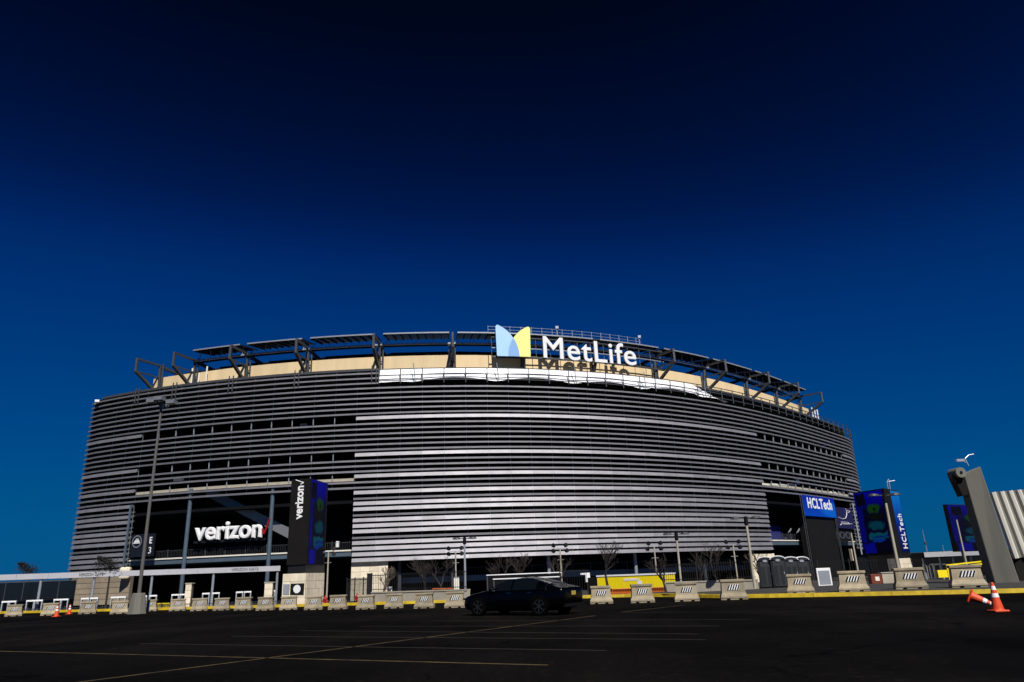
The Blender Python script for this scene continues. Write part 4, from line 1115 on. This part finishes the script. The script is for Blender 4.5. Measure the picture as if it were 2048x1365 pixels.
# yellow container with white roof
def container():
    Y = 66
    a, b = at(1195, 1170, Y + 1.2), at(1331, 1165, Y - 2.2); a, b = Vector((a.x, a.y, 0)), Vector((b.x, b.y, 0)); e = (b - a).normalized(); n_ = e.cross(Vector((0, 0, 1)))
    z0 = gz(a.x, a.y); zt = at(1200, 1154, a.y).z
    t = thing('container', 'bright yellow container with white roof edge behind the barriers', 'container', (a + b) / 2 + Vector((0, 0, z0)))
    zy = at(1200, 1178, a.y).z
    slab(a, b, n_, 2.4, zy - .02, zt).build('body', 'yellow', t)
    slab(a + n_ * .05 - e * .05, b + n_ * .05 + e * .05, n_, 2.5, zt + .002, zt + .12).build('roof', 'white', t)
    slab(a - e * 1.0 - n_ * .1, a - e * .02 - n_ * .1, n_, 2.2, z0 + .3, zt - .05).build('end_door', 'black_board', t)
    slab(a - n_ * .15, b - n_ * .15, n_, 2.1, z0, zy - .03).build('skid', 'orange', t)
    L = (b - a).length
    slab(a + e * (L * .40) + n_ * .02, a + e * (L * .63) + n_ * .02, n_, .015, zt - .42, zt - .22).build('stencil', 'cream', t)
    slab(a + e * (L * .60) + n_ * .02, a + e * (L * .665) + n_ * .02, n_, .015, zt - 1.05, zt - .45).build('sticker', 'white', t)
    for i in range(9):
        p_ = a + e * (L * (i + .5) / 9) + n_ * .012
        slab(p_ - e * .03, p_ + e * .03, n_, .01, zy + .05, zt - .5).build('rib', 'yellow', t)
    return t
container()
# dark trailers with pale roof edges, behind the car
def trailer(x0, x1, yt, yb, Y, label):
    a, b = at(x0, yt, Y), at(x1, yt, Y); z0 = gz(a.x, Y); n_ = Vector((0, -1, 0)); A_, B_ = Vector((a.x, Y, 0)), Vector((b.x, Y, 0))
    t = thing('trailer', label, 'trailer', (A_ + B_) / 2 + Vector((0, 0, z0)))
    slab(A_, B_, n_, 2.4, z0 + .5, a.z - .12).build('body', 'void', t)
    slab(A_ - Vector((.06, .05, 0)), B_ + Vector((.06, -.05, 0)), n_, 2.5, a.z - .07, a.z).build('roof_edge', 'white', t)
    slab(A_ - Vector((.03, .03, 0)), A_ + Vector((.07, -.03, 0)), n_, .1, z0 + .4, a.z - .12).build('corner_post', 'steel', t)
    for u in (.2, .8):
        c = A_ + (B_ - A_) * u; MB().lathe([(.36, -.12), (.36, .12)], c=(c.x, Y + .3, z0 + .36), n=16, M=Matrix.Rotation(R(90), 3, 'X')).build('wheel', 'tyre', t)
    return t
trailer(974, 1122, 1150, 0, 66, 'dark trailer with thin white roof edge behind the car')
trailer(987, 1118, 1158, 0, 63, 'lower dark trailer in front of the other, just above the car roof')
# white utility box on post
def box_px(name, label, cat, x0, x1, yt, Y, m, depth=.5, z0=None, bev=.02, parts=None):
    a, b = at(x0, yt, Y), at(x1, yt, Y); zg_ = gz(a.x, Y) if z0 is None else z0
    t = thing(name, label, cat, ((a.x + b.x) / 2, Y, zg_)); wd_ = b.x - a.x; h = a.z - zg_
    MB().box((0, depth / 2, h / 2), (wd_, depth, h)).build('body', m, t, local=True, bevel=bev)
    return t, wd_, h
t, wd_, h = box_px('electrical_cabinet', 'pale cream electrical cabinet beside the lamps left of the car', 'cabinet', 906, 918, 1156, 66, 'cream')
MB().box((0, -.012, h * .5), (wd_ * .8, .02, h * .8)).build('door', 'cream', t, local=True)
MB().box((0, .25, h + .02), (wd_ + .06, .56, .05)).build('lid', 'alu', t, local=True)
t, wd_, h = box_px('info_board', 'white framed grey information panel right of the portable toilets', 'sign', 1632, 1660, 1137, 56, 'white', .12)
MB().box((0, -.012, h * .52), (wd_ * .80, .02, h * .70)).build('panel', 'steel_light', t, local=True)
t, wd_, h = box_px('small_sign', 'tiny white notice on the fence right of the bare shrub', 'sign', 777, 784, 1174, 58, 'white', .05)
MB().box((0, -.01, h * .8), (wd_ * .7, .01, .1)).build('print', 'alu', t, local=True)
p_ = at(1175, 1146, 84); zg_ = gz(p_.x, 84); t = thing('signal_cabinet', 'small white cabinet on a post left of the yellow container', 'cabinet', (p_.x, 84, zg_)); h = p_.z - zg_
MB().box((0, .2, h - .5), (.5, .5, 1.0)).build('body', 'white', t, local=True, bevel=.02)
MB().box((-.5, .2, h - .1), (.55, .3, .18)).build('arm', 'white', t, local=True)
MB().tube((0, .2, 0), (0, .2, h - 1.0), .08, n=8).build('post', 'steel', t, local=True)
t, wd_, h = box_px('red_cabinet', 'red orange fire cabinet behind the second large right barrier', 'cabinet', 1741, 1762, 1149, 52, 'rust_red', .5)
MB().box((.05, -.012, h * .55), (wd_ * .4, .02, h * .4)).build('label_plate', 'cream', t, local=True)
t, wd_, h = box_px('low_wall', 'short pale concrete wall right of the red cabinet', 'wall', 1763, 1790, 1147, 54, 'concrete_pale', .4)
MB().box((0, .2, h + .03), (wd_ + .1, .5, .06)).build('coping', 'concrete_pale', t, local=True)

# low concrete wall with iron fence
def low_wall(px, Y0, Y1, yt, label, nseg):
    a, b = at(px[0], 1190, Y0), at(px[1], 1190, Y1); A_, B_ = Vector((a.x, Y0, 0)), Vector((b.x, Y1, 0)); e = (B_ - A_).normalized(); n_ = e.cross(Vector((0, 0, 1)))
    z0 = min(gz(*A_.xy), gz(*B_.xy)) - .1; zt = at(px[0], yt, Y0).z
    t = thing('low_wall', label, 'wall', (A_ + B_) / 2 + Vector((0, 0, z0)))
    for i in range(nseg):
        p0, p1 = A_ + (B_ - A_) * (i / nseg), A_ + (B_ - A_) * ((i + 1) / nseg)
        slab(p0 + e * .01, p1 - e * .01, n_, .35, z0, zt).build('wall_panel', 'concrete_pale', t)
        slab(p0 + e * .01 + n_ * .04, p1 - e * .01 + n_ * .04, n_, .43, zt + .002, zt + .09).build('coping', 'concrete_pale', t)
    return A_, B_, zt + .09, e, n_
def iron_fence(A_, B_, z, h, label, sp=.16, m='black_steel'):
    t = thing('iron_fence', label, 'fence', (A_ + B_) / 2 + Vector((0, 0, z))); L = (B_ - A_).length; e = (B_ - A_).normalized()
    q = MB(); k_ = int(L / sp)
    for i in range(k_): p_ = A_ + e * (i * sp); q.bar((p_.x, p_.y, z), (p_.x, p_.y, z + h), .022, .022)
    stuff(q.build('picket', m, t))
    for zz in (z + .15, z + h - .12): MB().bar((A_.x, A_.y, zz), (B_.x, B_.y, zz), .04, .05).build('rail', m, t)
    for i in range(int(L / 2.4) + 1):
        p_ = A_ + e * min(L, i * 2.4); MB().bar((p_.x, p_.y, z - .02), (p_.x, p_.y, z + h + .08), .07, .07).build('post', m, t)
W1 = low_wall((742, 935), 55, 51, 1187, 'low pale concrete wall behind the barriers left of the car', 5)
W2_ = low_wall((1333, 1518), 54, 51, 1167, 'low pale concrete wall between yellow container and toilets', 6)
iron_fence(W1[0] + Vector((0, .2, 0)), W1[1] + Vector((0, .2, 0)), W1[2], 1.25, 'black iron picket fence on the low wall left of the car')
iron_fence(W2_[0] + Vector((0, .2, 0)), W2_[1] + Vector((0, .2, 0)), W2_[2], 1.25, 'black iron picket fence on the low wall near the toilets')
a, b = at(693, 1190, 66), at(742, 1190, 60); iron_fence(Vector((a.x, 66, 0)), Vector((b.x, 60, 0)), gz(a.x, 66), 2.4, 'black iron gate fence in front of the pale stone wall', .15)
a, b = at(1122, 1190, 56), at(1182, 1190, 56); iron_fence(Vector((a.x, 56, 0)), Vector((b.x, 56, 0)), gz(a.x, 56), 2.0, 'black iron fence between the car and the yellow container', .18)
a, b = at(0, 1190, 80), at(560, 1190, 72); iron_fence(Vector((a.x, 82, 0)), Vector((b.x, 74, 0)), gz(a.x, 82) , 1.1, 'low dark railing in front of the left gate canopy', .2, 'steel')
a, b = at(1640, 1160, 62), at(1740, 1150, 62); iron_fence(Vector((a.x, 62, 0)), Vector((b.x, 60, 0)), gz(a.x, 62), 2.2, 'black iron fence in front of the stadium right end', .2)
# black gate pier
t, wd_, h = box_px('gate_pier', 'black square gate pier in front of the pale stone wall', 'pier', 734, 742, 1149, 58, 'black_steel', .4)
MB().box((0, .2, h + .03), (wd_ + .08, .48, .06)).build('cap', 'black_steel', t, local=True)
# stone piers by the left canopy
for x0, x1, yt, lab in ((372, 384, 1167, 'pale stone pier near the middle of the left canopy'), (530, 546, 1165, 'pale stone pier at the right end of the left canopy')):
    a, b = at(x0, yt, 93), at(x1, yt, 93); t = thing('stone_pier', lab, 'pier', ((a.x + b.x) / 2, 93, gz(a.x, 93)))
    stone_wall(t, Vector((a.x, 93, 0)), Vector((b.x, 93, 0)), gz(a.x, 93), a.z - .1, 4, 1)
    MB().box(((a.x + b.x) / 2, 93.3, a.z - .03), (b.x - a.x + .15, .8, .12)).build('cap', 'concrete_pale', t)

# crowd barricades
def barricade(x0, x1, yt, hh, Y, m, label):
    a, b = at(x0, yt, Y), at(x1, yt, Y); z0 = gz(a.x, Y) if Y > 50 else .16; t = thing('crowd_barricade', label, 'barricade', ((a.x + b.x) / 2, Y, z0)); W_ = b.x - a.x; h = hh or 1.05
    for x in (-W_ / 2, W_ / 2): MB().tube((x, 0, 0), (x, 0, h), .035, n=8).build('post', m, t, local=True)
    for z in (.2, h): MB().tube((-W_ / 2, 0, z), (W_ / 2, 0, z), .035, n=8).build('rail', m, t, local=True)
    n_ = max(5, int(W_ / .13)); q = MB()
    for i in range(1, n_): q.tube((-W_ / 2 + W_ * i / n_, 0, .2), (-W_ / 2 + W_ * i / n_, 0, h), .018, n=5)
    stuff(q.build('bar', m, t, local=True))
    for x in (-W_ * .35, W_ * .35): MB().bar((x, -.28, .02), (x, .28, .02), .05, .04).build('foot', m, t, local=True)
barricade(306, 340, 1196, 0, 80, 'yellow', 'yellow crowd barricade behind the tall lot lamp')
barricade(865, 887, 1184, 0, 58, 'orange', 'orange crowd barricade on the low wall side, left of the pair')
barricade(888, 905, 1184, 0, 58.5, 'orange', 'orange crowd barricade, right of the pair left of the lamp')
barricade(1224, 1262, 1174, .6, 62, 'orange', 'orange crowd barricade below the yellow container, left one')
barricade(1264, 1300, 1173, .6, 62, 'orange', 'orange crowd barricade below the yellow container, middle one')
barricade(1302, 1330, 1172, .6, 62, 'orange', 'orange crowd barricade below the yellow container, right one')
# yellow safety rail / lift at right
yr = at(1874, 1141, 60); t = thing('yellow_guard', 'yellow boxy guard rail with overhead bar by the right canopy', 'guard rail', (yr.x, 60, gz(yr.x, 60)))
zb0 = gz(yr.x, 60)
for x0, x1, y0, y1 in ((1872, 1894, 1141, 1155),):
    a, b = at(x0, y0, 60), at(x1, y1, 60); MB().box(((a.x + b.x) / 2, 60, (a.z + b.z) / 2), (b.x - a.x, .4, a.z - b.z)).build('panel', 'yellow', t)
for x in (1893, 1899, 1912): 
    a = at(x, 1130, 59.8); MB().bar((a.x, 59.8, zb0), (a.x, 59.8, a.z), .10, .10).build('post', 'yellow', t)
a, b = at(1893, 1131, 59.8), at(1966, 1123, 59.8); MB().bar(a, b, .07, .10).build('top_bar', 'yellow', t)
a, b = at(1930, 1132, 59.8), at(1966, 1128, 59.8); MB().bar(a, b, .07, .10).build('top_bar', 'yellow', t)

# hydrants
def hydrant(x, y, Y, sc, label):
    b = at(x, y, Y); t = thing('fire_hydrant', label, 'hydrant', (b.x, Y, gz(b.x, Y) if Y > 50 else .16))
    MB().lathe([(.17, 0), (.17, .05), (.11, .08), (.11, .52), (.16, .54), (.16, .60), (.12, .66), (.05, .76), (.04, .84)], n=14).build('barrel', 'red', t, local=True)
    for s_ in (-1, 1): MB().tube((s_ * .08, 0, .44), (s_ * .22, 0, .44), .06, n=10).build('nozzle', 'red', t, local=True)
    MB().tube((0, -.08, .40), (0, -.21, .40), .075, n=10).build('nozzle', 'red', t, local=True)
    t.scale = (sc,) * 3; return t
hydrant(714, 1208, 53, .95, 'red fire hydrant between barriers in front of the black gate')
hydrant(650, 1205, 60, 1.15, 'larger red hydrant at the foot of the lamp by the display tower')

# portable toilets
def toilet_proto():
    t = thing('portable_toilet', 'x', 'portable toilet')
    MB().box((0, 0, .07), (1.16, 1.16, .14)).build('skid', 'black', t, local=True)
    MB().box((0, 0, 1.10), (1.08, 1.08, 1.92)).build('cabin', 'toilet_grey', t, local=True, bevel=.03)
    q = MB(); N_ = 10; pts = [(-.58, 0)] + [(-.56 * math.cos(math.pi * i / N_), .26 * math.sin(math.pi * i / N_) + .02) for i in range(N_ + 1)] + [(.58, 0)]
    vv = [(x, -.60, 2.06 + z) for x, z in pts] + [(x, .60, 2.06 + z) for x, z in pts]; n_ = len(pts)
    q.add(vv, [tuple(range(n_)), tuple(range(n_, 2 * n_))[::-1]] + [((i + 1) % n_, i, n_ + i, n_ + (i + 1) % n_) for i in range(n_)]); q.build('roof', 'white', t, local=True)
    q = MB(); pts2 = [(x * .93, z * .80 - .01) for x, z in pts]; vv = [(x, -.615, 2.06 + z) for x, z in pts2] + [(x, -.601, 2.06 + z) for x, z in pts2]
    q.add(vv, [tuple(range(n_)), tuple(range(n_, 2 * n_))[::-1]] + [((i + 1) % n_, i, n_ + i, n_ + (i + 1) % n_) for i in range(n_)]); q.build('gable', 'toilet_grey', t, local=True)
    dr = MB(); dr.box((0, -.555, 1.06), (.80, .04, 1.78)); dr = dr.build('door', 'grey_dark', t, local=True, bevel=.015)
    for x in (-.2, .2): MB().box((x, -.58, .95), (.26, .02, 1.3)).build('door_panel', 'toilet_grey', dr, local=True)
    MB().box((.34, -.59, 1.1), (.05, .05, .16)).build('latch', 'alu', dr, local=True)
    q = MB(); vv = []
    for i in range(16): vv.append((.17 * math.cos(2 * math.pi * i / 16), -.63, 2.0 + .09 * math.sin(2 * math.pi * i / 16)))
    vv += [(x, -.60, z) for x, y, z in vv]
    q.add(vv, [tuple(range(16)), tuple(range(16, 32))[::-1]] + [((i + 1) % 16, i, 16 + i, 16 + (i + 1) % 16) for i in range(16)]); q.build('badge', 'alu', t, local=True)
    return t
tp = toilet_proto()
TX = [(1541, 1176, 53, 0.02, 'portable toilet with rounded door front, leftmost of the four'), (1567, 1175, 52.6, 0.02, 'portable toilet with rounded door front, second of the four'),
      (1593, 1172, 54.2, 0, 'portable toilet, third from left, mostly behind a barrier'), (1615, 1171, 54.6, 0, 'rightmost portable toilet, behind the first kerb barrier')]
for i, (x, y, Y, rz, lab) in enumerate(TX):
    p_ = at(x, y, Y); loc = (p_.x, Y + .5, gz(p_.x, Y))
    rz = -.28 + rz
    if i == 0: tp.scale = (.94,) * 3; tp.location = loc; tp.rotation_euler = (0, 0, rz); tp['label'] = lab; tp['group'] = 'portable toilets near the right gate'
    else: dup(tp, loc, rz, lab, 'portable toilets near the right gate', .94)

# traffic cones
def cone_proto():
    t = thing('traffic_cone', 'x', 'cone')
    MB().box((0, 0, .025), (.38, .38, .05)).build('base', 'orange_cone', t, local=True, bevel=.02)
    q = MB(); q.lathe([(.15, .05), (.14, .08), (.035, .72), (.03, .73)], n=20); cb = q.build('cone_body', 'orange_cone', t, local=True, smooth_=False)
    def band(z0, z1):
        r = lambda z: .14 - (z - .08) * (.105 / .64) + .003
        MB().lathe([(r(z0), z0), (r(z1), z1)], n=20).build('reflective_band', 'white', cb, local=True)
    band(.36, .46); band(.54, .64)
    return t
cone0 = cone_proto()
p_ = onz(1997, 1224, 0); cone0.location = p_; cone0['label'] = 'standing orange traffic cone with two white bands at far right'; cone0['group'] = 'traffic cones'
cone0.scale = (1.12,) * 3
p2 = onz(1975, 1208, 0); c2 = dup(cone0, (0, 0, 0), 0, 'orange traffic cone lying on its side beside the standing one', 'traffic cones', 1.15)
tip, bas = onz(1979, 1207, .04), None
bas = at(1938, 1191, tip.y + .30)
dd = (tip - bas).normalized()
c2.rotation_mode = 'QUATERNION'; c2.rotation_quaternion = dd.to_track_quat('Z', 'Y'); c2.location = bas
for x, y, lab, sc in ((112, 1234, 'small orange cone in front of the second barrier from the left', 1.05), (138, 1229, 'small orange cone just right of the second barrier from the left', .95)):
    dup(cone0, onz(x, y, 0), 0, lab, 'traffic cones', sc * 1.0)

# ================================================================ TREES
def bare_tree(base, H, seed, label, m='bark', fork=.32, spread=.5, r0=.10, levels=5, group='bare trees in front of the stadium'):
    rnd = random.Random(seed); t = thing('bare_tree', label, 'tree', base, 0, group)
    tr, cr = MB(), MB()
    def grow(p, d, L, r, lv):
        n_ = 3 if lv > 1 else 2; cur = p; dd_ = d.copy()
        for i in range(n_):
            dd_ = (dd_ + Vector((rnd.gauss(0, .10), rnd.gauss(0, .10), rnd.gauss(.05, .05)))).normalized()
            nx = cur + dd_ * (L / n_); ra, rb_ = r * (1 - .35 * i / n_), r * (1 - .35 * (i + 1) / n_)
            (tr if lv == levels else cr).tube(cur, nx, ra, rb_, n=6 if lv >= levels - 1 else (4 if lv > 1 else 3), cap=False); cur = nx
            if lv < levels and lv > 0 and rnd.random() < .45:
                sd = (dd_ + Vector((rnd.gauss(0, 1), rnd.gauss(0, 1), rnd.uniform(-.1, .5))) * spread).normalized(); grow(cur, sd, L * .62, rb_ * .6, lv - 1)
        if lv > 0:
            for _ in range(3 if lv == levels else 2):
                a = rnd.uniform(0, 2 * math.pi); sd = (dd_ * 1.0 + Vector((math.cos(a), math.sin(a), .15)) * spread).normalized()
                grow(cur, sd, L * rnd.uniform(.62, .8), r * .62, lv - 1)
    grow(Vector((0, 0, 0)), Vector((0, 0, 1)), H * fork, r0, levels)
    zmax = max(v.z for v in cr.v); k_ = H / zmax
    for mb in (tr, cr): mb.v = [Vector((v.x * k_, v.y * k_, v.z * k_)) for v in mb.v]
    tr.build('trunk', m, t, local=True); cr.build('crown', m, t, local=True)
    return t
TREES = [(1220, 1207, 1080, 52, .32, 'bare tree rising in front of the yellow container left part', 'bark'), (1334, 1195, 1105, 54, .3, 'slim bare tree at the right end of the yellow container', 'bark'),
         (885, 1200, 1112, 60, .3, 'bare tree just left of the lamps by the car', 'bark'), (1005, 1190, 1108, 70, .3, 'bare tree behind the car bonnet', 'bark'), (1045, 1190, 1105, 74, .25, 'bare tree behind the car roof', 'bark'),
         (1120, 1190, 1110, 68, .3, 'bare tree behind the car boot', 'bark'), (1440, 1190, 1078, 58, .3, 'bare tree left of the tall lamp near the toilets', 'bark'), (1404, 1190, 1098, 66, .3, 'bare tree over the low wall right of the container', 'bark'),
         (1525, 1185, 1100, 62, .25, 'pale bare tree behind the leftmost portable toilet', 'bark_pale'), (850, 1195, 1115, 66, .28, 'thin bare tree over the low wall left of the car', 'bark')]
for i, (x, yb, yt, Y, fk, lab, m_) in enumerate(TREES):
    b = at(x, yb, Y); z0 = gz(b.x, Y); bare_tree((b.x, Y, z0), at(x, yt, Y).z - z0, 11 + i, lab, m_, fk, .62)
b = at(771, 1190, 57); bare_tree((b.x, 57, gz(b.x, 57)), at(771, 1130, 57).z - gz(b.x, 57), 40, 'bushy bare shrub in front of the pale stone wall', 'bark_pale', .22, .6, .09, 5)
# dark leaning evergreens at left
def evergreen(x0, y0, x1, y1, Y, seed, label):
    rnd = random.Random(seed); a, b = at(x0, y0, Y), at(x1, y1, Y); z0 = gz(b.x, Y)
    t = thing('evergreen_tree', label, 'tree', (b.x, Y, z0), 0, 'dark evergreens behind the left canopy')
    A_, B_ = Vector((0, 0, 0)), Vector((a.x - b.x, 0, a.z - z0)); mid = Vector((0, 0, b.z - z0))
    MB().tube(A_, mid, .14, .10, n=8).tube(mid, B_, .10, .03, n=6).build('trunk', 'bark', t, local=True)
    q = MB()
    for i in range(1100):
        u = rnd.random() ** 1.4; c = mid + (B_ - mid) * u; rad = .95 * (1 - u) + .18
        p_ = c + Vector((rnd.gauss(0, rad * .75), rnd.gauss(0, rad * .6), rnd.gauss(-.2, rad * .45)))
        d1 = Vector((rnd.gauss(0, 1), rnd.gauss(0, 1), rnd.gauss(0, .6))).normalized() * rnd.uniform(.10, .26); d2 = Vector((rnd.gauss(0, 1), rnd.gauss(0, 1), rnd.gauss(0, 1))).normalized() * .05
        q.add([p_ - d1, p_ + d2, p_ + d1, p_ - d2], [(0, 1, 2, 3)])
    stuff(q.build('crown', 'needles', t, local=True))
evergreen(40, 1124, 62, 1142, 112, 3, 'dark windswept evergreen above the far left canopy')
evergreen(200, 1112, 222, 1132, 95, 5, 'dark windswept evergreen in front of the left louvres')
# distant radio masts
def mast(x, yt, Y, label):
    a = at(x, yt, Y); t = thing('radio_mast', label, 'mast', (a.x, Y, -2.2)); h = a.z + 2.2
    MB().tube((0, 0, 0), (0, 0, h), .9, .3, n=4).build('lattice', 'steel_light', t, local=True)
    MB().tube((0, 0, h * .55), (0, 0, h * .62), 1.4, n=6).build('platform', 'steel', t, local=True)
mast(1845, 1060, 900, 'faint tall radio mast on the horizon at right')
mast(1885, 1090, 900, 'faint short radio mast on the horizon at right')

# ================================================================ CAR
def car():
    ang = R(-33)
    t = thing('parked_car', 'black fastback saloon car parked sideways on the asphalt', 'car', (-.05, 31.2, 0), ang)
    # stations along x (front = -x): (x, zbot, half width, zbelt, half roof width, zroof)
    St = [(-2.48, .34, .52, .56, .45, .60), (-2.40, .24, .74, .66, .62, .70), (-2.15, .18, .90, .74, .76, .78), (-1.75, .16, .96, .84, .80, .88), (-1.30, .16, .975, .90, .82, .955), (-.98, .16, .98, .93, .80, 1.02),
          (-.62, .16, .98, .945, .70, 1.20), (-.25, .16, .98, .95, .63, 1.35), (.15, .16, .98, .955, .60, 1.425), (.55, .16, .98, .96, .60, 1.435), (.95, .16, .98, .965, .60, 1.40), (1.35, .16, .98, .975, .61, 1.31),
          (1.75, .17, .97, .985, .66, 1.19), (2.10, .20, .95, .985, .74, 1.08), (2.32, .26, .90, .97, .78, 1.035), (2.44, .36, .84, .93, .76, 1.0), (2.50, .46, .78, .84, .70, .88)]
    def ringp(s, grow=0.0):
        x, zb, wd, zs, wr, zr = s
        half = [(0, zb), (wd * .85, zb), (wd * .985, zb + .10), (wd + grow, (zb + zs) * .5 + .05), (wd * .975 + grow, zs - .10), (wd * .955 + grow, zs), (wr + grow + (wd * .955 - wr) * .42, zs + (zr - zs) * .55), (wr + grow, zr - .05 * min(1, (zr - zs) * 4)), (wr * .6, zr), (0, zr + .012)]
        return [Vector((x, -a, z)) for a, z in half] + [Vector((x, a, z)) for a, z in half[-2:0:-1]]
    rings = [ringp(s) for s in St]; n_ = len(rings[0]); q = MB(); vv = [v for r in rings for v in r]; fs = []
    for i in range(len(St) - 1):
        for j in range(n_): fs.append((i * n_ + j, i * n_ + (j + 1) % n_, (i + 1) * n_ + (j + 1) % n_, (i + 1) * n_ + j))
    fs += [tuple(range(n_))[::-1], tuple(range((len(St) - 1) * n_, len(St) * n_))]
    q.add(vv, [f[::-1] for f in fs]); body = q.build('body', 'car_paint', t, local=True, smooth_=True)
    ss = body.modifiers.new('sub', 'SUBSURF'); ss.levels = 2; ss.render_levels = 2
    # side windows, one per door plus trim arc
    for sd in (-1, 1):
        for (i0, i1) in ((6, 8), (8, 11)):
            g_ = MB(); vv = []
            for i in range(i0, i1 + 1):
                s = St[i]; x, zb, wd, zs, wr, zr = s
                lo_y = wd * .955 + .006; hi_y = wr + .012
                inx = .04 if i == i0 else (-.04 if i == i1 else 0)
                f = (lambda k_: lo_y + (hi_y - lo_y) * k_)
                top = .84
                vv += [(x + inx, sd * f(.03), zs + .02), (x + inx, sd * (f(.45) + .012), zs + (zr - zs) * .5), (x + inx, sd * f(top), zs + (zr - zs) * top)]
            m_ = i1 - i0; fs = []
            for i in range(m_):
                for j in range(2): fs.append((i * 3 + j, (i + 1) * 3 + j, (i + 1) * 3 + j + 1, i * 3 + j + 1))
            g_.add(vv, fs if sd < 0 else [f[::-1] for f in fs]); g_.build('side_window', 'car_glass', t, local=True, smooth_=True)
        tr = MB(); pts = []
        for i in range(5, 13):
            x, zb, wd, zs, wr, zr = St[i]; k_ = .88; pts.append(Vector((x, sd * (wd * .955 + (wr - wd * .955) * k_ + .02), zs + (zr - zs) * k_)))
        for a, b in zip(pts, pts[1:]): tr.tube(a, b, .018, n=5)
        lowp = [Vector((St[i][0], sd * (St[i][2] * .955 + .012), St[i][3] + .012)) for i in range(5, 13)]
        for a, b in zip(lowp, lowp[1:]): tr.tube(a, b, .010, n=5)
        tr.tube(pts[-1], lowp[-1], .012, n=5); tr.build('window_trim', 'chrome', t, local=True)
        mr = MB(); mr.box((-.72, sd * 1.05, .99), (.16, .20, .13)); mr.bar((-.70, sd * .93, .95), (-.70, sd * 1.0, .97), .05, .04); mr.build('wing_mirror', 'car_paint', t, local=True, bevel=.03)
        hd = MB()
        for x in (.05, 1.02): hd.box((x, sd * .962, .86), (.20, .03, .025))
        hd.build('door_handle', 'chrome', t, local=True)
        tl_ = MB(); tl_.hexa([(2.30, sd * .80, .84), (2.455, sd * .70, .84), (2.46, sd * .40, .84), (2.2, sd * .40, .84), (2.24, sd * .80, .93), (2.43, sd * .70, .93), (2.44, sd * .40, .93), (2.2, sd * .4, .93)] if sd < 0 else
                             [(2.2, .40, .84), (2.46, .40, .84), (2.455, .70, .84), (2.30, .80, .84), (2.2, .40, .93), (2.44, .4, .93), (2.43, .70, .93), (2.24, .80, .93)]); tl_.build('tail_light', 'red', t, local=True)
        hl = MB(); hl.box((-2.28, sd * .70, .66), (.22, .24, .08), rz=sd * .5); hl.build('headlight', 'glass_dark', t, local=True, bevel=.02)
    # rear and front glass
    for rng, nm_ in (((9, 12), 'rear_window'), ((5, 7), 'windscreen')):
        g_ = MB(); vv = []
        for i in range(rng[0], rng[1] + 1):
            x, zb, wd, zs, wr, zr = St[i]
            vv += [(x, -wr * .88, zr + .006 - .02), (x, 0, zr + .022), (x, wr * .88, zr + .006 - .02)]
        fs = []
        for i in range(rng[1] - rng[0]):
            for j in range(2): fs.append((i * 3 + j, (i + 1) * 3 + j, (i + 1) * 3 + j + 1, i * 3 + j + 1))
        g_.add(vv, fs); g_.build(nm_, 'car_glass', t, local=True, smooth_=True)
    pl = MB(); pl.box((2.50, .0, .80), (.02, .32, .15)); pl = pl.build('licence_plate', 'plate_yellow', t, local=True)
    sp = MB(); sp.box((2.42, 0, 1.005), (.14, 1.3, .02)); sp.build('boot_lip', 'car_paint', t, local=True, bevel=.008)
    rb_ = MB(); rb_.box((2.42, 0, .36), (.14, 1.3, .12)); rb_.build('diffuser', 'black', t, local=True)
    # wheels
    for x in (-1.48, 1.48):
        for sd in (-1, 1):
            W_ = MB(); Mw = Matrix.Rotation(R(90), 3, 'X'); c = (x, sd * .885, .345)
            W_.lathe([(.20, -.115), (.315, -.12), (.345, -.09), (.345, .09), (.315, .12), (.20, .115)], c=c, n=32, M=Mw); wh = W_.build('wheel', 'tyre', t, local=True)
            rm = MB(); y0 = sd * (.885 + .105)
            for k_ in range(24):
                a, b = 2 * math.pi * k_ / 24, 2 * math.pi * (k_ + 1) / 24
                rm.bar((x + .245 * math.cos(a), y0, .345 + .245 * math.sin(a)), (x + .245 * math.cos(b), y0, .345 + .245 * math.sin(b)), .03, .018)
            for k_ in range(6):
                a = 2 * math.pi * k_ / 6 + .3; rm.bar((x + .04 * math.cos(a), y0 + sd * .02, .345 + .04 * math.sin(a)), (x + .245 * math.cos(a + .12), y0 + sd * .015, .345 + .245 * math.sin(a + .12)), .025, .03)
            rm.lathe([(.05, -.04), (.05, .04)], c=(x, y0, .345), n=12, M=Mw)
            rm.build('rim', 'rim', wh, local=True)
            ar = MB(); N_ = 18
            for k_ in range(N_):
                a, b = math.pi * k_ / N_ , math.pi * (k_ + 1) / N_
                ar.bar((x + .40 * math.cos(a), sd * .962, .345 + .40 * math.sin(a)), (x + .40 * math.cos(b), sd * .962, .345 + .40 * math.sin(b)), .05, .035)
            ar.build('wheel_arch', 'tyre', t, local=True)
            di = MB(); di.lathe([(.385, -.01), (.385, .01)], c=(x, sd * .975, .345), n=28, M=Mw); di.build('arch_lining', 'tyre', t, local=True)
mat('plate_yellow', (.42, .32, .05), .5, 0, .2, 20)
car()
print('panels', npanel, 'objects', len(bpy.data.objects))
